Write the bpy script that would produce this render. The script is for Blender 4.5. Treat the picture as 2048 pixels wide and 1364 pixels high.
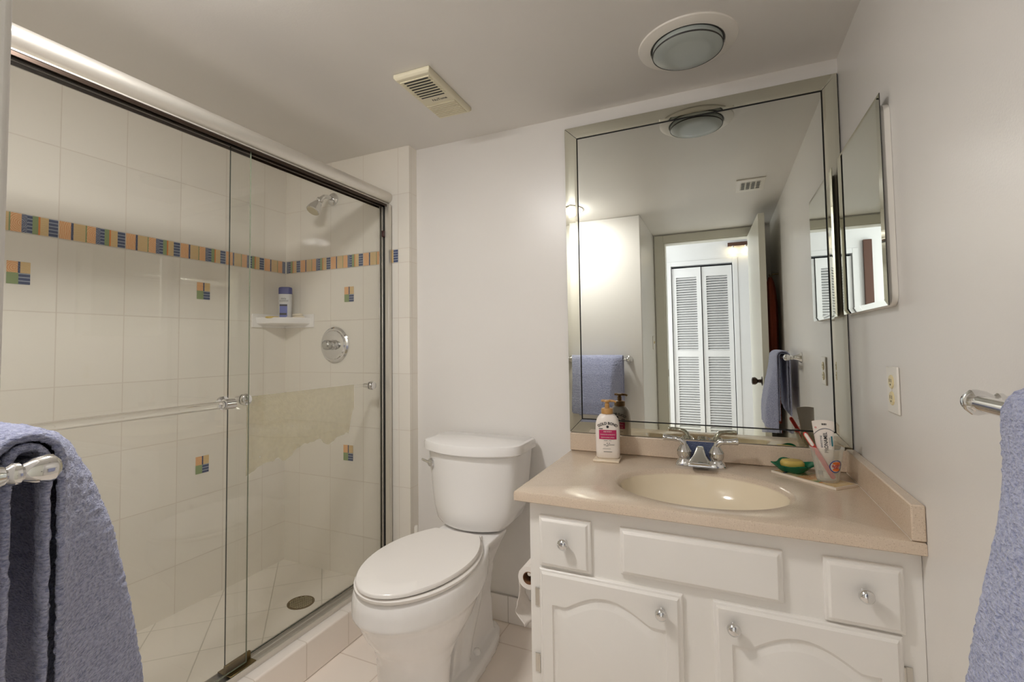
import bpy, bmesh, math, random
from mathutils import Vector, Matrix, noise

random.seed(7)
for o in list(bpy.data.objects):
    bpy.data.objects.remove(o)
scene = bpy.context.scene
COL = scene.collection
PI = math.pi

# ------------------------------------------------------------------ camera
cam_data = bpy.data.cameras.new('camera')
cam = bpy.data.objects.new('camera', cam_data)
COL.objects.link(cam)
F_PX, YAW, PITCH, ROLL = 959.07, -0.436159, 0.042378, -0.012459
PP_X, PP_Y = 994.04, 649.18
cam_data.sensor_fit = 'HORIZONTAL'
cam_data.sensor_width = 36.0
cam_data.lens = F_PX / 2048 * 36.0
cam_data.shift_x = (1024 - PP_X) / 2048
cam_data.shift_y = (PP_Y - 682) / 2048
cam_data.clip_start = 0.02
fw = Vector((math.sin(YAW) * math.cos(PITCH), math.cos(YAW) * math.cos(PITCH), math.sin(PITCH)))
r0 = Vector((math.cos(YAW), -math.sin(YAW), 0))
u0 = r0.cross(fw)
cr, sr = math.cos(ROLL), math.sin(ROLL)
rt = cr * r0 + sr * u0
up = -sr * r0 + cr * u0
cam.matrix_world = Matrix(((rt.x, up.x, -fw.x, 0), (rt.y, up.y, -fw.y, 0), (rt.z, up.z, -fw.z, 1.17), (0, 0, 0, 1)))
scene.camera = cam

# ------------------------------------------------------------------ world, exposure, daylight
scene.view_settings.view_transform = 'Standard'
scene.view_settings.look = 'None'
scene.view_settings.gamma = 1.0
scene.view_settings.use_curve_mapping = False
scene.view_settings.exposure = 1.05
scene.cycles.max_bounces = 14
scene.cycles.diffuse_bounces = 7
scene.cycles.glossy_bounces = 8
scene.cycles.transmission_bounces = 10
scene.cycles.transparent_max_bounces = 24
scene.cycles.caustics_reflective = False
scene.cycles.caustics_refractive = False
world = bpy.data.worlds.new('world')
scene.world = world
world.use_nodes = True
world.node_tree.nodes['Background'].inputs[0].default_value = (0.75, 0.82, 0.95, 1)
world.node_tree.nodes['Background'].inputs[1].default_value = 0.3

LENS_GLOW = 58.0         # lit ceiling lamp over the towel bar
BULB_GLOW = 14.0        # two bulbs of the hall sconce
HALL_DAY = 23.0          # daylight arriving in the hall

def area(name, loc, target, sx, sy, power, color):
    l = bpy.data.lights.new(name, 'AREA')
    l.shape = 'RECTANGLE'; l.size = sx; l.size_y = sy; l.energy = power; l.color = color
    o = bpy.data.objects.new(name, l); COL.objects.link(o)
    o.location = loc
    o.rotation_euler = (Vector(target) - Vector(loc)).to_track_quat('-Z', 'Y').to_euler()
    return o
area('hall_daylight', (-1.5, -1.25, 1.5), (0.2, -1.2, 1.2), 1.0, 1.8, HALL_DAY, (0.92, 0.955, 1.0))

# ------------------------------------------------------------------ helpers: materials
def lin(c):
    def f(v):
        v /= 255.0
        return v / 12.92 if v <= 0.04045 else ((v + 0.055) / 1.055) ** 2.4
    return (f(c[0]), f(c[1]), f(c[2]), 1.0)

class NT:
    def __init__(self, name):
        self.m = bpy.data.materials.new(name)
        self.m.use_nodes = True
        self.t = self.m.node_tree
        self.t.nodes.clear()
        self.out = self.t.nodes.new('ShaderNodeOutputMaterial')
    def n(self, typ, **kw):
        nd = self.t.nodes.new(typ)
        for k, v in kw.items():
            if k.startswith('i_'):
                nd.inputs[k[2:].replace('_', ' ')].default_value = v
            else:
                setattr(nd, k, v)
        return nd
    def link(self, a, b):
        self.t.links.new(a, b)
    def math(self, op, a, b=None, c=None):
        nd = self.t.nodes.new('ShaderNodeMath'); nd.operation = op
        for i, v in enumerate((a, b, c)):
            if v is None: continue
            if isinstance(v, (int, float)): nd.inputs[i].default_value = v
            else: self.link(v, nd.inputs[i])
        return nd.outputs[0]
    def mix(self, fac, a, b):
        nd = self.t.nodes.new('ShaderNodeMix'); nd.data_type = 'RGBA'
        for i, v in ((0, fac), (6, a), (7, b)):
            if isinstance(v, (int, float)): nd.inputs[i].default_value = v
            elif isinstance(v, tuple): nd.inputs[i].default_value = v
            else: self.link(v, nd.inputs[i])
        return nd.outputs[2]
    def pos(self):
        g = self.n('ShaderNodeNewGeometry')
        s = self.n('ShaderNodeSeparateXYZ'); self.link(g.outputs['Position'], s.inputs[0])
        return g.outputs['Position'], s.outputs
    def objco(self):
        return self.n('ShaderNodeTexCoord').outputs['Object']
    def noise(self, vec, scale, detail=2.0, rough=0.5):
        nd = self.n('ShaderNodeTexNoise')
        nd.inputs['Scale'].default_value = scale
        nd.inputs['Detail'].default_value = detail
        nd.inputs['Roughness'].default_value = rough
        self.link(vec, nd.inputs['Vector'])
        return nd.outputs['Fac']
    def ramp(self, fac, p0, p1, c0=(0, 0, 0, 1), c1=(1, 1, 1, 1)):
        nd = self.n('ShaderNodeValToRGB')
        nd.color_ramp.elements[0].position = p0; nd.color_ramp.elements[0].color = c0
        nd.color_ramp.elements[1].position = p1; nd.color_ramp.elements[1].color = c1
        self.link(fac, nd.inputs[0])
        return nd.outputs[0]
    def bump(self, h, strength, dist):
        nd = self.n('ShaderNodeBump')
        nd.inputs['Strength'].default_value = strength
        nd.inputs['Distance'].default_value = dist
        self.link(h, nd.inputs['Height'])
        return nd.outputs['Normal']
    def principled(self, color=None, rough=0.5, metal=0.0, normal=None, **kw):
        p = self.n('ShaderNodeBsdfPrincipled')
        if isinstance(color, tuple): p.inputs['Base Color'].default_value = color
        elif color is not None: self.link(color, p.inputs['Base Color'])
        if isinstance(rough, (int, float)): p.inputs['Roughness'].default_value = rough
        else: self.link(rough, p.inputs['Roughness'])
        p.inputs['Metallic'].default_value = metal
        if normal is not None: self.link(normal, p.inputs['Normal'])
        for k, v in kw.items():
            p.inputs[k.replace('_', ' ')].default_value = v
        self.link(p.outputs[0], self.out.inputs[0])
        return p

def plain(name, rgb, rough=0.5, metal=0.0, bump=None, **kw):
    t = NT(name)
    nrm = None
    if bump:
        nrm = t.bump(t.noise(t.objco(), bump[0], 3.0), bump[1], bump[2])
    t.principled(lin(rgb), rough, metal, nrm, **kw)
    return t.m

def paint(name, rgb, rough, scale=260, dist=0.0006, strength=0.35):
    t = NT(name)
    p, _ = t.pos()
    n1 = t.noise(p, scale, 3.0)
    n2 = t.noise(p, 3.0, 2.0)
    c = t.mix(n2, lin(rgb), lin(tuple(max(0, v - 5) for v in rgb)))
    t.principled(c, rough, 0, t.bump(n1, strength, dist))
    return t.m

def tile(name, rgb, grout, u_axis, u0, pu, z0=None, pz=0.26, zb=None, gw=0.0035, rough=0.045, var=4, wav=0.25):
    """square/rectangular tile: u along world axis, v along z (or along another axis when z0 is a tuple)"""
    t = NT(name)
    p, xyz = t.pos()
    def line(coord, o, per):
        a = t.math('SUBTRACT', coord, o)
        d = t.math('PINGPONG', a, per / 2)
        return t.math('LESS_THAN', d, gw / 2), t.math('FLOOR', t.math('DIVIDE', a, per))
    if u_axis == 'D':   # laid on the diagonal on a floor
        s = 0.70710678
        cu = t.math('MULTIPLY', t.math('ADD', xyz[0], xyz[1]), s)
        cv = t.math('MULTIPLY', t.math('SUBTRACT', xyz[0], xyz[1]), s)
        lu, iu = line(cu, u0, pu); lv, iv = line(cv, z0, pz)
    elif u_axis == 'F':  # laid square on a floor
        lu, iu = line(xyz[0], u0, pu); lv, iv = line(xyz[1], z0, pz)
    else:
        cu = {'X': xyz[0], 'Y': xyz[1]}[u_axis]
        lu, iu = line(cu, u0, pu)
        if zb is None:
            lv, iv = line(xyz[2], z0, pz)
        else:
            l1, i1 = line(xyz[2], z0, pz)
            l2, i2 = line(xyz[2], zb, pz)
            sel = t.math('GREATER_THAN', xyz[2], (z0 + zb) / 2)
            lv = t.math('ADD', t.math('MULTIPLY', l1, t.math('SUBTRACT', 1.0, sel)), t.math('MULTIPLY', l2, sel))
            iv = t.math('ADD', t.math('MULTIPLY', i1, t.math('SUBTRACT', 1.0, sel)), t.math('MULTIPLY', i2, sel))
    g = t.math('MAXIMUM', lu, lv)
    wn = t.n('ShaderNodeTexWhiteNoise'); wn.noise_dimensions = '2D'
    cmb = t.n('ShaderNodeCombineXYZ'); t.link(iu, cmb.inputs[0]); t.link(iv, cmb.inputs[1])
    t.link(cmb.outputs[0], wn.inputs['Vector'])
    c = t.mix(wn.outputs['Value'], lin(rgb), lin(tuple(v - var for v in rgb)))
    c = t.mix(g, c, lin(grout))
    h = t.math('SUBTRACT', t.math('MULTIPLY', t.noise(p, 9.0, 2.0), wav), g)
    r = t.math('ADD', t.math('MULTIPLY', g, 0.4), rough)
    t.principled(c, r, 0, t.bump(h, 0.5, 0.0012))
    return t.m

def glass_sheet(name, tint):
    t = NT(name)
    tr = t.n('ShaderNodeBsdfTransparent'); tr.inputs[0].default_value = tint
    gl = t.n('ShaderNodeBsdfGlossy'); gl.inputs['Roughness'].default_value = 0.0
    g = t.n('ShaderNodeNewGeometry')
    dp = t.n('ShaderNodeVectorMath'); dp.operation = 'DOT_PRODUCT'
    t.link(g.outputs['Incoming'], dp.inputs[0]); t.link(g.outputs['Normal'], dp.inputs[1])
    c = t.math('SUBTRACT', 1.0, t.math('ABSOLUTE', dp.outputs['Value']))
    fr = t.math('ADD', 0.04, t.math('MULTIPLY', t.math('POWER', c, 5.0), 0.96))   # Schlick reflectance of one surface
    mx = t.n('ShaderNodeMixShader')
    t.link(fr, mx.inputs[0]); t.link(tr.outputs[0], mx.inputs[1]); t.link(gl.outputs[0], mx.inputs[2])
    t.link(mx.outputs[0], t.out.inputs[0])
    return t.m

def sheer(name, rgb, amount):
    t = NT(name)
    p = t.objco()
    n1 = t.noise(p, 160, 3.0)
    tr = t.n('ShaderNodeBsdfTransparent')
    df = t.n('ShaderNodeBsdfDiffuse'); df.inputs[0].default_value = lin(rgb)
    t.link(t.bump(n1, 0.8, 0.003), df.inputs['Normal'])
    mx = t.n('ShaderNodeMixShader')
    fac = t.math('ADD', t.math('MULTIPLY', t.noise(p, 60, 3.0), 0.15), amount - 0.075)
    t.link(fac, mx.inputs[0])
    t.link(tr.outputs[0], mx.inputs[1]); t.link(df.outputs[0], mx.inputs[2]); t.link(mx.outputs[0], t.out.inputs[0])
    return t.m

def translucent(name, rgb, amount, rough=0.25):
    t = NT(name)
    tr = t.n('ShaderNodeBsdfTransparent'); tr.inputs[0].default_value = lin(rgb)
    p = t.n('ShaderNodeBsdfPrincipled'); p.inputs['Base Color'].default_value = lin(rgb); p.inputs['Roughness'].default_value = rough
    lw = t.n('ShaderNodeLayerWeight'); lw.inputs[0].default_value = 0.35
    mx = t.n('ShaderNodeMixShader')
    t.link(t.math('MINIMUM', 1.0, t.math('ADD', amount, t.math('MULTIPLY', lw.outputs['Facing'], 0.35))), mx.inputs[0])
    t.link(tr.outputs[0], mx.inputs[1]); t.link(p.outputs[0], mx.inputs[2]); t.link(mx.outputs[0], t.out.inputs[0])
    return t.m

def emit(name, color, strength):
    t = NT(name)
    e = t.n('ShaderNodeEmission'); e.inputs[0].default_value = color; e.inputs[1].default_value = strength
    t.link(e.outputs[0], t.out.inputs[0])
    return t.m

def clear(name, rgb=(255, 255, 255), rough=0.0, ior=1.49):
    t = NT(name)
    t.principled(lin(rgb), rough, 0, None, Transmission_Weight=1.0, IOR=ior)
    return t.m

def swirl(name, base, ink, scale=70.0, kind='RINGS', amount=0.5, dist=6.0):
    t = NT(name)
    v = t.objco()
    w = t.n('ShaderNodeTexWave')
    w.wave_type = 'RINGS' if kind == 'RINGS' else 'BANDS'
    if kind == 'RINGS': w.rings_direction = 'SPHERICAL'
    else: w.bands_direction = 'Z'
    w.inputs['Scale'].default_value = scale
    w.inputs['Distortion'].default_value = dist
    w.inputs['Detail'].default_value = 1.0
    w.inputs['Detail Scale'].default_value = 1.5
    t.link(v, w.inputs['Vector'])
    f = t.ramp(w.outputs['Fac'], amount, amount + 0.12)
    c = t.mix(f, lin(base), lin(ink))
    t.principled(c, 0.15)
    return t.m

def terry(name, rgb, rgb2):
    t = NT(name)
    p = t.objco()
    mp = t.n('ShaderNodeMapping'); mp.inputs['Scale'].default_value = (0.55, 0.55, 1.3)
    t.link(p, mp.inputs[0])
    n1 = t.noise(mp.outputs[0], 330, 3.0, 0.6)
    n2 = t.noise(p, 45, 3.0)
    h = t.math('ADD', n1, t.math('MULTIPLY', n2, 0.6))
    c = t.mix(t.ramp(n1, 0.32, 0.62), lin(rgb2), lin(rgb))
    pr = t.principled(c, 0.95, 0, t.bump(h, 1.0, 0.007))
    pr.inputs['Sheen Weight'].default_value = 0.5
    pr.inputs['Sheen Roughness'].default_value = 0.5
    return t.m

M = {}
WALL = (233, 230, 226)
M['wall'] = paint('wall_paint', WALL, 0.30)
M['ceiling'] = paint('ceiling_paint', (229, 226, 221), 0.45, 180)
M['hallwall'] = paint('hall_paint', (214, 214, 214), 0.5)
M['trim'] = plain('trim_paint', (214, 212, 200), 0.35)
M['cabinet'] = paint('cabinet_paint', (242, 239, 234), 0.32, 120, 0.0004, 0.3)
M['white'] = plain('white_plastic', (236, 232, 224), 0.3)
M['porcelain'] = plain('porcelain', (242, 240, 238), 0.06)
M['seat'] = plain('seat_plastic', (240, 236, 231), 0.16)
M['chrome'] = plain('chrome', (225, 225, 225), 0.07, 1.0)
M['satin'] = plain('satin_aluminium', (214, 210, 202), 0.3, 1.0)
M['rail'] = plain('brushed_header', (220, 216, 208), 0.36, 0.8)
M['bronze'] = plain('dark_bronze', (66, 54, 46), 0.3, 0.8)
M['brass'] = plain('aged_brass', (120, 104, 70), 0.35, 0.9)
M['black'] = plain('black', (14, 14, 14), 0.5)
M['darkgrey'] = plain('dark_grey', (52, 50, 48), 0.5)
M['mirror'] = plain('mirror_silver', (226, 228, 222), 0.0, 1.0)
M['bevelmirror'] = plain('bevelled_mirror', (220, 220, 206), 0.01, 1.0)
M['wood'] = plain('brown_wood', (78, 48, 34), 0.45, bump=(30, 0.3, 0.002))
M['almond'] = plain('almond_plastic', (226, 219, 194), 0.4)
M['ivory'] = plain('ivory_plastic', (228, 214, 168), 0.35)
M['lens'] = plain('opal_glass', (176, 184, 180), 0.25)
M['lens_lit'] = emit('opal_glass_lit', (1.0, 0.975, 0.95, 1), LENS_GLOW)
M['bulb'] = emit('lamp_bulb', (1.0, 0.80, 0.50, 1), BULB_GLOW)
M['glass'] = glass_sheet('door_glass', (0.985, 0.988, 0.98, 1))
M['glassedge'] = plain('glass_edge', (30, 44, 38), 0.1)
M['glassedge2'] = plain('glass_edge_pale', (122, 128, 110), 0.15)
M['acrylic'] = clear('clear_acrylic')
M['frost'] = translucent('frosted_plastic', (246, 246, 242), 0.16)
M['green'] = translucent('green_glass', (48, 160, 122), 0.25, 0.05)
M['soapy'] = plain('yellow_soap', (214, 186, 96), 0.45)
M['soapw'] = plain('cream_soap', (232, 222, 202), 0.4)
M['bottle'] = plain('lotion_bottle', (240, 232, 224), 0.28)
M['gold'] = plain('gold_pump', (186, 142, 84), 0.35)
M['magenta'] = plain('label_magenta', (186, 40, 96), 0.4)
M['ink'] = plain('ink_black', (22, 20, 22), 0.5)
M['navy'] = plain('label_navy', (44, 48, 130), 0.35)
M['periwinkle'] = plain('label_blue', (96, 106, 178), 0.4)
M['silverp'] = plain('bottle_grey', (206, 206, 206), 0.35)
M['red'] = plain('red_plastic', (214, 50, 40), 0.3)
M['orange'] = plain('orange_ink', (226, 120, 50), 0.4)
M['blueink'] = plain('blue_ink', (36, 60, 140), 0.4)
M['redink'] = plain('red_ink', (200, 44, 40), 0.4)
M['teal'] = plain('teal_ink', (44, 120, 132), 0.4)
M['greyink'] = plain('grey_ink', (120, 122, 128), 0.4)
M['paper'] = plain('toilet_paper', (238, 232, 226), 0.9, bump=(90, 0.4, 0.002))
M['card'] = plain('cardboard', (132, 92, 62), 0.8)
M['rust'] = plain('rust_cloth', (122, 52, 32), 0.9, bump=(60, 0.5, 0.003))
M['towel'] = terry('blue_grey_terry', (202, 207, 238), (129, 138, 184))
M['film'] = sheer('yellow_patch', (216, 203, 156), 0.42)
M['caulk'] = plain('caulk', (224, 214, 200), 0.5)
TU = dict(pu=0.2095, z0=1.562, pz=0.26, zb=1.628)
TC, TG = (236, 231, 221), (217, 209, 197)
M['tile_left'] = tile('wall_tile_left', TC, TG, 'Y', 0.8635, **TU)
M['tile_end'] = tile('wall_tile_end', TC, TG, 'X', -1.364, **TU)
M['tile_ret'] = tile('wall_tile_return', TC, TG, 'Y', 0.18, **TU)
M['tile_curb'] = tile('curb_tile', (245, 237, 229), (214, 204, 192), 'Y', 1.494, 0.2095, -0.08, 0.30)
M['tile_base'] = tile('base_tile', (244, 240, 236), (190, 184, 178), 'X', -0.845, 0.15, -0.05, 0.162)
M['tile_floor'] = tile('floor_tile', (246, 236, 226), (222, 208, 196), 'F', -0.840, 0.305, 1.756, 0.305, gw=0.005, rough=0.3)
M['tile_pan'] = tile('pan_tile', (238, 232, 222), (196, 190, 178), 'D', 0.0, 0.21, 0.03, 0.21, gw=0.004, rough=0.2)

def stone(name, rgb, spot):
    t = NT(name)
    p = t.objco()
    a = t.ramp(t.noise(p, 420, 2.0), 0.60, 0.70)
    b = t.ramp(t.noise(p, 260, 2.0), 0.62, 0.72)
    c = t.mix(t.noise(p, 30, 3), lin(rgb), lin(tuple(v - 8 for v in rgb)))
    c = t.mix(t.math('MULTIPLY', a, 0.55), c, lin(spot))
    c = t.mix(t.math('MULTIPLY', b, 0.4), c, lin((246, 232, 214)))
    t.principled(c, 0.2)
    return t.m
M['stone'] = stone('speckled_stone', (220, 202, 181), (150, 122, 98))
M['basin'] = plain('basin_cream', (236, 223, 198), 0.13)

# decor tile colours
M['d_orange'] = swirl('decor_orange', (226, 162, 108), (240, 200, 152), 60, 'RINGS', 0.55, 3.0)
M['d_tan'] = swirl('decor_tan', (214, 182, 128), (224, 198, 150), 60, 'BANDS', 0.55, 3.0)
M['d_navy'] = swirl('decor_navy', (66, 76, 110), (180, 186, 196), 70, 'RINGS', 0.72, 5.0)
M['d_navy2'] = swirl('decor_navy_bars', (70, 82, 116), (168, 176, 188), 26, 'BANDS', 0.8, 0.0)
M['d_green'] = plain('decor_green', (140, 158, 112), 0.2)
M['d_orange2'] = plain('decor_orange_line', (222, 130, 58), 0.2)
M['d_speck'] = swirl('decor_dark_blue', (46, 56, 92), (96, 108, 140), 90, 'RINGS', 0.62, 8.0)

# ------------------------------------------------------------------ helpers: meshes
class MB:
    def __init__(self):
        self.v = []; self.f = []; self.mi = []
    def add(self, verts, faces, mi=0):
        b = len(self.v)
        self.v += [Vector(p) for p in verts]
        for f in faces:
            self.f.append([b + i for i in f]); self.mi.append(mi)
        return self
    def box(self, x0, x1, y0, y1, z0, z1, mi=0, mt=None):
        vs = [Vector((x, y, z)) for z in (z0, z1) for y in (y0, y1) for x in (x0, x1)]
        if mt is not None: vs = [mt @ p for p in vs]
        self.add(vs, [(0, 2, 3, 1), (4, 5, 7, 6), (0, 1, 5, 4), (2, 6, 7, 3), (0, 4, 6, 2), (1, 3, 7, 5)], mi)
        return self
    def loft(self, rings, cap0=True, cap1=True, closed=True, mi=0):
        n = len(rings[0]); vs = [p for r in rings for p in r]; fs = []
        for i in range(len(rings) - 1):
            for j in range(n if closed else n - 1):
                k = (j + 1) % n
                fs.append((i * n + j, i * n + k, (i + 1) * n + k, (i + 1) * n + j))
        if cap0: fs.append(tuple(reversed(range(n))))
        if cap1: fs.append(tuple(range((len(rings) - 1) * n, len(rings) * n)))
        return self.add(vs, fs, mi)
    def lathe(self, prof, origin=(0, 0, 0), axis=(0, 0, 1), n=32, cap0=True, cap1=True, mi=0):
        """prof: list of (radius, height along axis)"""
        q = Vector((0, 0, 1)).rotation_difference(Vector(axis).normalized()).to_matrix()
        o = Vector(origin)
        rings = [[o + q @ Vector((r * math.cos(2 * PI * k / n), r * math.sin(2 * PI * k / n), h)) for k in range(n)] for r, h in prof]
        return self.loft(rings, cap0, cap1, True, mi)
    def tube(self, pts, rad, n=16, mi=0, cap=True):
        pts = [Vector(p) for p in pts]
        rs = rad if isinstance(rad, (list, tuple)) else [rad] * len(pts)
        rings = []; prev = None
        for i, p in enumerate(pts):
            d = (pts[min(i + 1, len(pts) - 1)] - pts[max(i - 1, 0)]).normalized()
            if prev is None:
                a = Vector((0, 0, 1)) if abs(d.z) < 0.9 else Vector((1, 0, 0))
                x = d.cross(a).normalized()
            else:
                x = (prev - d * prev.dot(d)).normalized()
            prev = x; y = d.cross(x)
            rings.append([p + rs[i] * (math.cos(2 * PI * k / n) * x + math.sin(2 * PI * k / n) * y) for k in range(n)])
        return self.loft(rings, cap, cap, True, mi)
    def prism(self, outline, z0, z1, mi=0):
        return self.loft([[(p[0], p[1], z0) for p in outline], [(p[0], p[1], z1) for p in outline]], mi=mi)
    def move(self, mt):
        self.v = [mt @ p for p in self.v]; return self

def build(name, mb, mats, parent=None, smooth=None, bevel=None, subsurf=0, loc=None, fix=True):
    """mesh object; vertices are given in world coordinates"""
    if not isinstance(mats, (list, tuple)): mats = [mats]
    off = Vector((0, 0, 0))
    q = parent
    while q is not None:
        off += q.location; q = q.parent
    if loc is not None: off = Vector(loc)
    me = bpy.data.meshes.new(name)
    me.from_pydata([tuple(p - off) for p in mb.v], [], mb.f)
    for m in mats: me.materials.append(m)
    me.polygons.foreach_set('material_index', mb.mi)
    if fix:
        bm = bmesh.new(); bm.from_mesh(me)
        bmesh.ops.recalc_face_normals(bm, faces=bm.faces)
        bm.to_mesh(me); bm.free()
    if smooth is not None:
        me.shade_smooth()
        me.set_sharp_from_angle(angle=math.radians(smooth))
    me.update()
    o = bpy.data.objects.new(name, me); COL.objects.link(o)
    if parent is not None: o.parent = parent
    elif loc is not None: o.location = loc
    if bevel:
        b = o.modifiers.new('bevel', 'BEVEL'); b.width = bevel[0]; b.segments = bevel[1]; b.limit_method = 'ANGLE'; b.angle_limit = math.radians(40)
        if len(bevel) > 2: b.angle_limit = math.radians(bevel[2])
        if smooth is None:
            me.shade_smooth(); me.set_sharp_from_angle(angle=math.radians(50))
    if subsurf:
        s = o.modifiers.new('subsurf', 'SUBSURF'); s.levels = subsurf; s.render_levels = subsurf
    return o

def remeshed(name, mb, mat, parent, voxel=0.006, smooth_it=6, loc=None):
    tmp = build('tmp', mb, mat)
    r = tmp.modifiers.new('r', 'REMESH'); r.mode = 'VOXEL'; r.voxel_size = voxel
    s = tmp.modifiers.new('s', 'SMOOTH'); s.iterations = smooth_it; s.factor = 0.5
    dg = bpy.context.evaluated_depsgraph_get()
    me = bpy.data.meshes.new_from_object(tmp.evaluated_get(dg))
    old = tmp.data
    bpy.data.objects.remove(tmp); bpy.data.meshes.remove(old)
    off = Vector((0, 0, 0)); q = parent
    while q is not None:
        off += q.location; q = q.parent
    me.transform(Matrix.Translation(-off))
    me.name = name
    me.materials.clear(); me.materials.append(mat)
    me.shade_smooth()
    o = bpy.data.objects.new(name, me); COL.objects.link(o); o.parent = parent
    return o

def tag(o, label, cat, group=None):
    o['label'] = label; o['category'] = cat
    if group: o['group'] = group
    return o
def thing(name, loc, label, cat, group=None):
    o = bpy.data.objects.new(name, None); o.empty_display_size = 0.05
    COL.objects.link(o); o.location = loc
    return tag(o, label, cat, group)
def struct(name, mb, mats, parent=None, **kw):
    o = build(name, mb, mats, parent, **kw)
    if parent is None: o['kind'] = 'structure'
    return o

def letters(body, size, fmap, mb, mi, align='CENTER', bold=0.0, squeeze=1.0):
    """add the outlines of a word to a mesh, bent through fmap(u, v) -> world point"""
    cu = bpy.data.curves.new('t', 'FONT'); cu.body = body; cu.size = size; cu.align_x = align; cu.align_y = 'CENTER'
    cu.resolution_u = 3; cu.offset = bold
    ob = bpy.data.objects.new('t', cu); COL.objects.link(ob)
    dg = bpy.context.evaluated_depsgraph_get(); dg.update()
    me = bpy.data.meshes.new_from_object(ob.evaluated_get(dg))
    vs = [fmap(v.co.x * squeeze, v.co.y) for v in me.vertices]
    mb.add(vs, [tuple(p.vertices) for p in me.polygons], mi)
    bpy.data.objects.remove(ob); bpy.data.curves.remove(cu); bpy.data.meshes.remove(me)

def ellipse(cx, cy, a, b, n, z):
    return [Vector((cx + a * math.cos(2 * PI * k / n), cy + b * math.sin(2 * PI * k / n), z)) for k in range(n)]
def sstep(a, b, x):
    t = min(1, max(0, (x - a) / (b - a))); return t * t * (3 - 2 * t)

# ------------------------------------------------------------------ room dimensions
XR, YB, H = 0.378, 1.90, 2.112
XL, YE = -2.099, 1.837           # shower back wall, shower end wall
XC = -1.354                      # outer face of the curb
YS, XS = 0.18, -0.515            # wall stub that carries the towel bar
YD = -0.60                       # door wall

# ------------------------------------------------------------------ setting
struct('floor', MB().box(-1.489, 1.4, -2.7, YB + 0.1, -0.1, 0), M['tile_floor'])
struct('floor_shower', MB().box(XL - 0.1, -1.49, 0.1, YB, -0.1, 0.066), M['tile_pan'])
struct('ceiling', MB().box(XL - 0.1, XR + 0.1, YD - 0.1, YB + 0.1, H, H + 0.12), M['ceiling'])
struct('wall_back', MB().box(-1.302, XR + 0.1, YB, YB + 0.1, 0, H), M['wall'])
struct('wall_right', MB().box(XR, XR + 0.1, YD - 0.1, YB, 0, H), M['wall'])
wl = struct('wall_left', MB().box(XL - 0.1, XL, 0.1, YB + 0.1, 0.0, H), M['tile_left'])
we = MB().box(XL, -1.302, YE, YB + 0.1, 0, H)
we.mi = [0, 0, 0, 0, 0, 1]
wend = struct('wall_shower', we, [M['tile_end'], M['tile_ret']])
struct('wall_front', MB().box(XL - 0.1, XS, YD - 0.1, YS, 0, H), M['wall'], bevel=(0.006, 3))
struct('wall_shower_front', MB().box(XL, -1.36, YS, YS + 0.012, 0.066, H), M['tile_end'])
OPL, OPR, OPT = -0.43, 0.262, 2.04
dw = MB().box(XS, OPL, YD - 0.1, YD, 0, H).box(OPR, XR, YD - 0.1, YD, 0, H).box(OPL, OPR, YD - 0.1, YD, OPT, H)
struct('wall_door', dw, M['wall'])
cs = MB()
CW = 0.075
for (a, b) in ((OPL - CW, OPL), (OPR, OPR + CW)):
    cs.box(a, b, YD, YD + 0.016, 0, OPT + 0.062)
cs.box(OPL, OPR, YD, YD + 0.016, OPT, OPT + 0.062)
cs.box(OPL - 0.004, OPL + 0.012, YD - 0.1, YD + 0.010, 0, OPT).box(OPR - 0.012, OPR + 0.004, YD - 0.1, YD + 0.010, 0, OPT)
cs.box(OPL, OPR, YD - 0.1, YD + 0.010, OPT - 0.012, OPT + 0.004)
cas = struct('trim_1', cs, M['trim'], bevel=(0.003, 2))
build('strike_plate', MB().box(OPL + 0.012, OPL + 0.0135, YD - 0.03, YD - 0.005, 0.88, 0.94), M['brass'], cas)
# hall beyond the door
HY = -1.95
CL0, CL1, CLT = -0.49, 0.135, 2.03
hw = MB().box(-1.8, CL0, HY - 0.1, HY, 0, 2.5).box(CL1, 1.4, HY - 0.1, HY, 0, 2.5).box(CL0, CL1, HY - 0.1, HY, CLT, 2.5)
struct('wall_closet', hw, M['hallwall'])
struct('wall_hall_left', MB().box(-1.9, -1.8, -2.7, YD - 0.1, 0, 2.5), M['hallwall'])
struct('wall_hall_right', MB().box(1.2, 1.3, -2.7, YD - 0.1, 0, 2.5), M['hallwall'])
struct('wall_hall_front', MB().box(-1.8, XL - 0.1, YD - 0.12, YD - 0.1, 0, 2.5).box(XR, 1.2, YD - 0.2, YD - 0.1, 0, 2.5).box(-1.8, XR, YD - 0.14, YD - 0.1, H, 2.5), M['hallwall'])
struct('ceiling_hall', MB().box(-1.9, 1.3, -2.7, YD - 0.1, 2.5, 2.6), M['hallwall'])
ct = MB()
for (a, b, c, d) in ((CL0 - 0.05, CL0, 0, CLT + 0.05), (CL1, CL1 + 0.05, 0, CLT + 0.05), (CL0, CL1, CLT, CLT + 0.05)):
    ct.box(a, b, HY, HY + 0.006, c, d)
struct('trim_2', ct, M['hallwall'], bevel=(0.003, 2))
struct('wall_closet_back', MB().box(CL0 - 0.1, CL1 + 0.1, HY - 0.55, HY - 0.5, 0, 2.4), M['darkgrey'])

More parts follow.
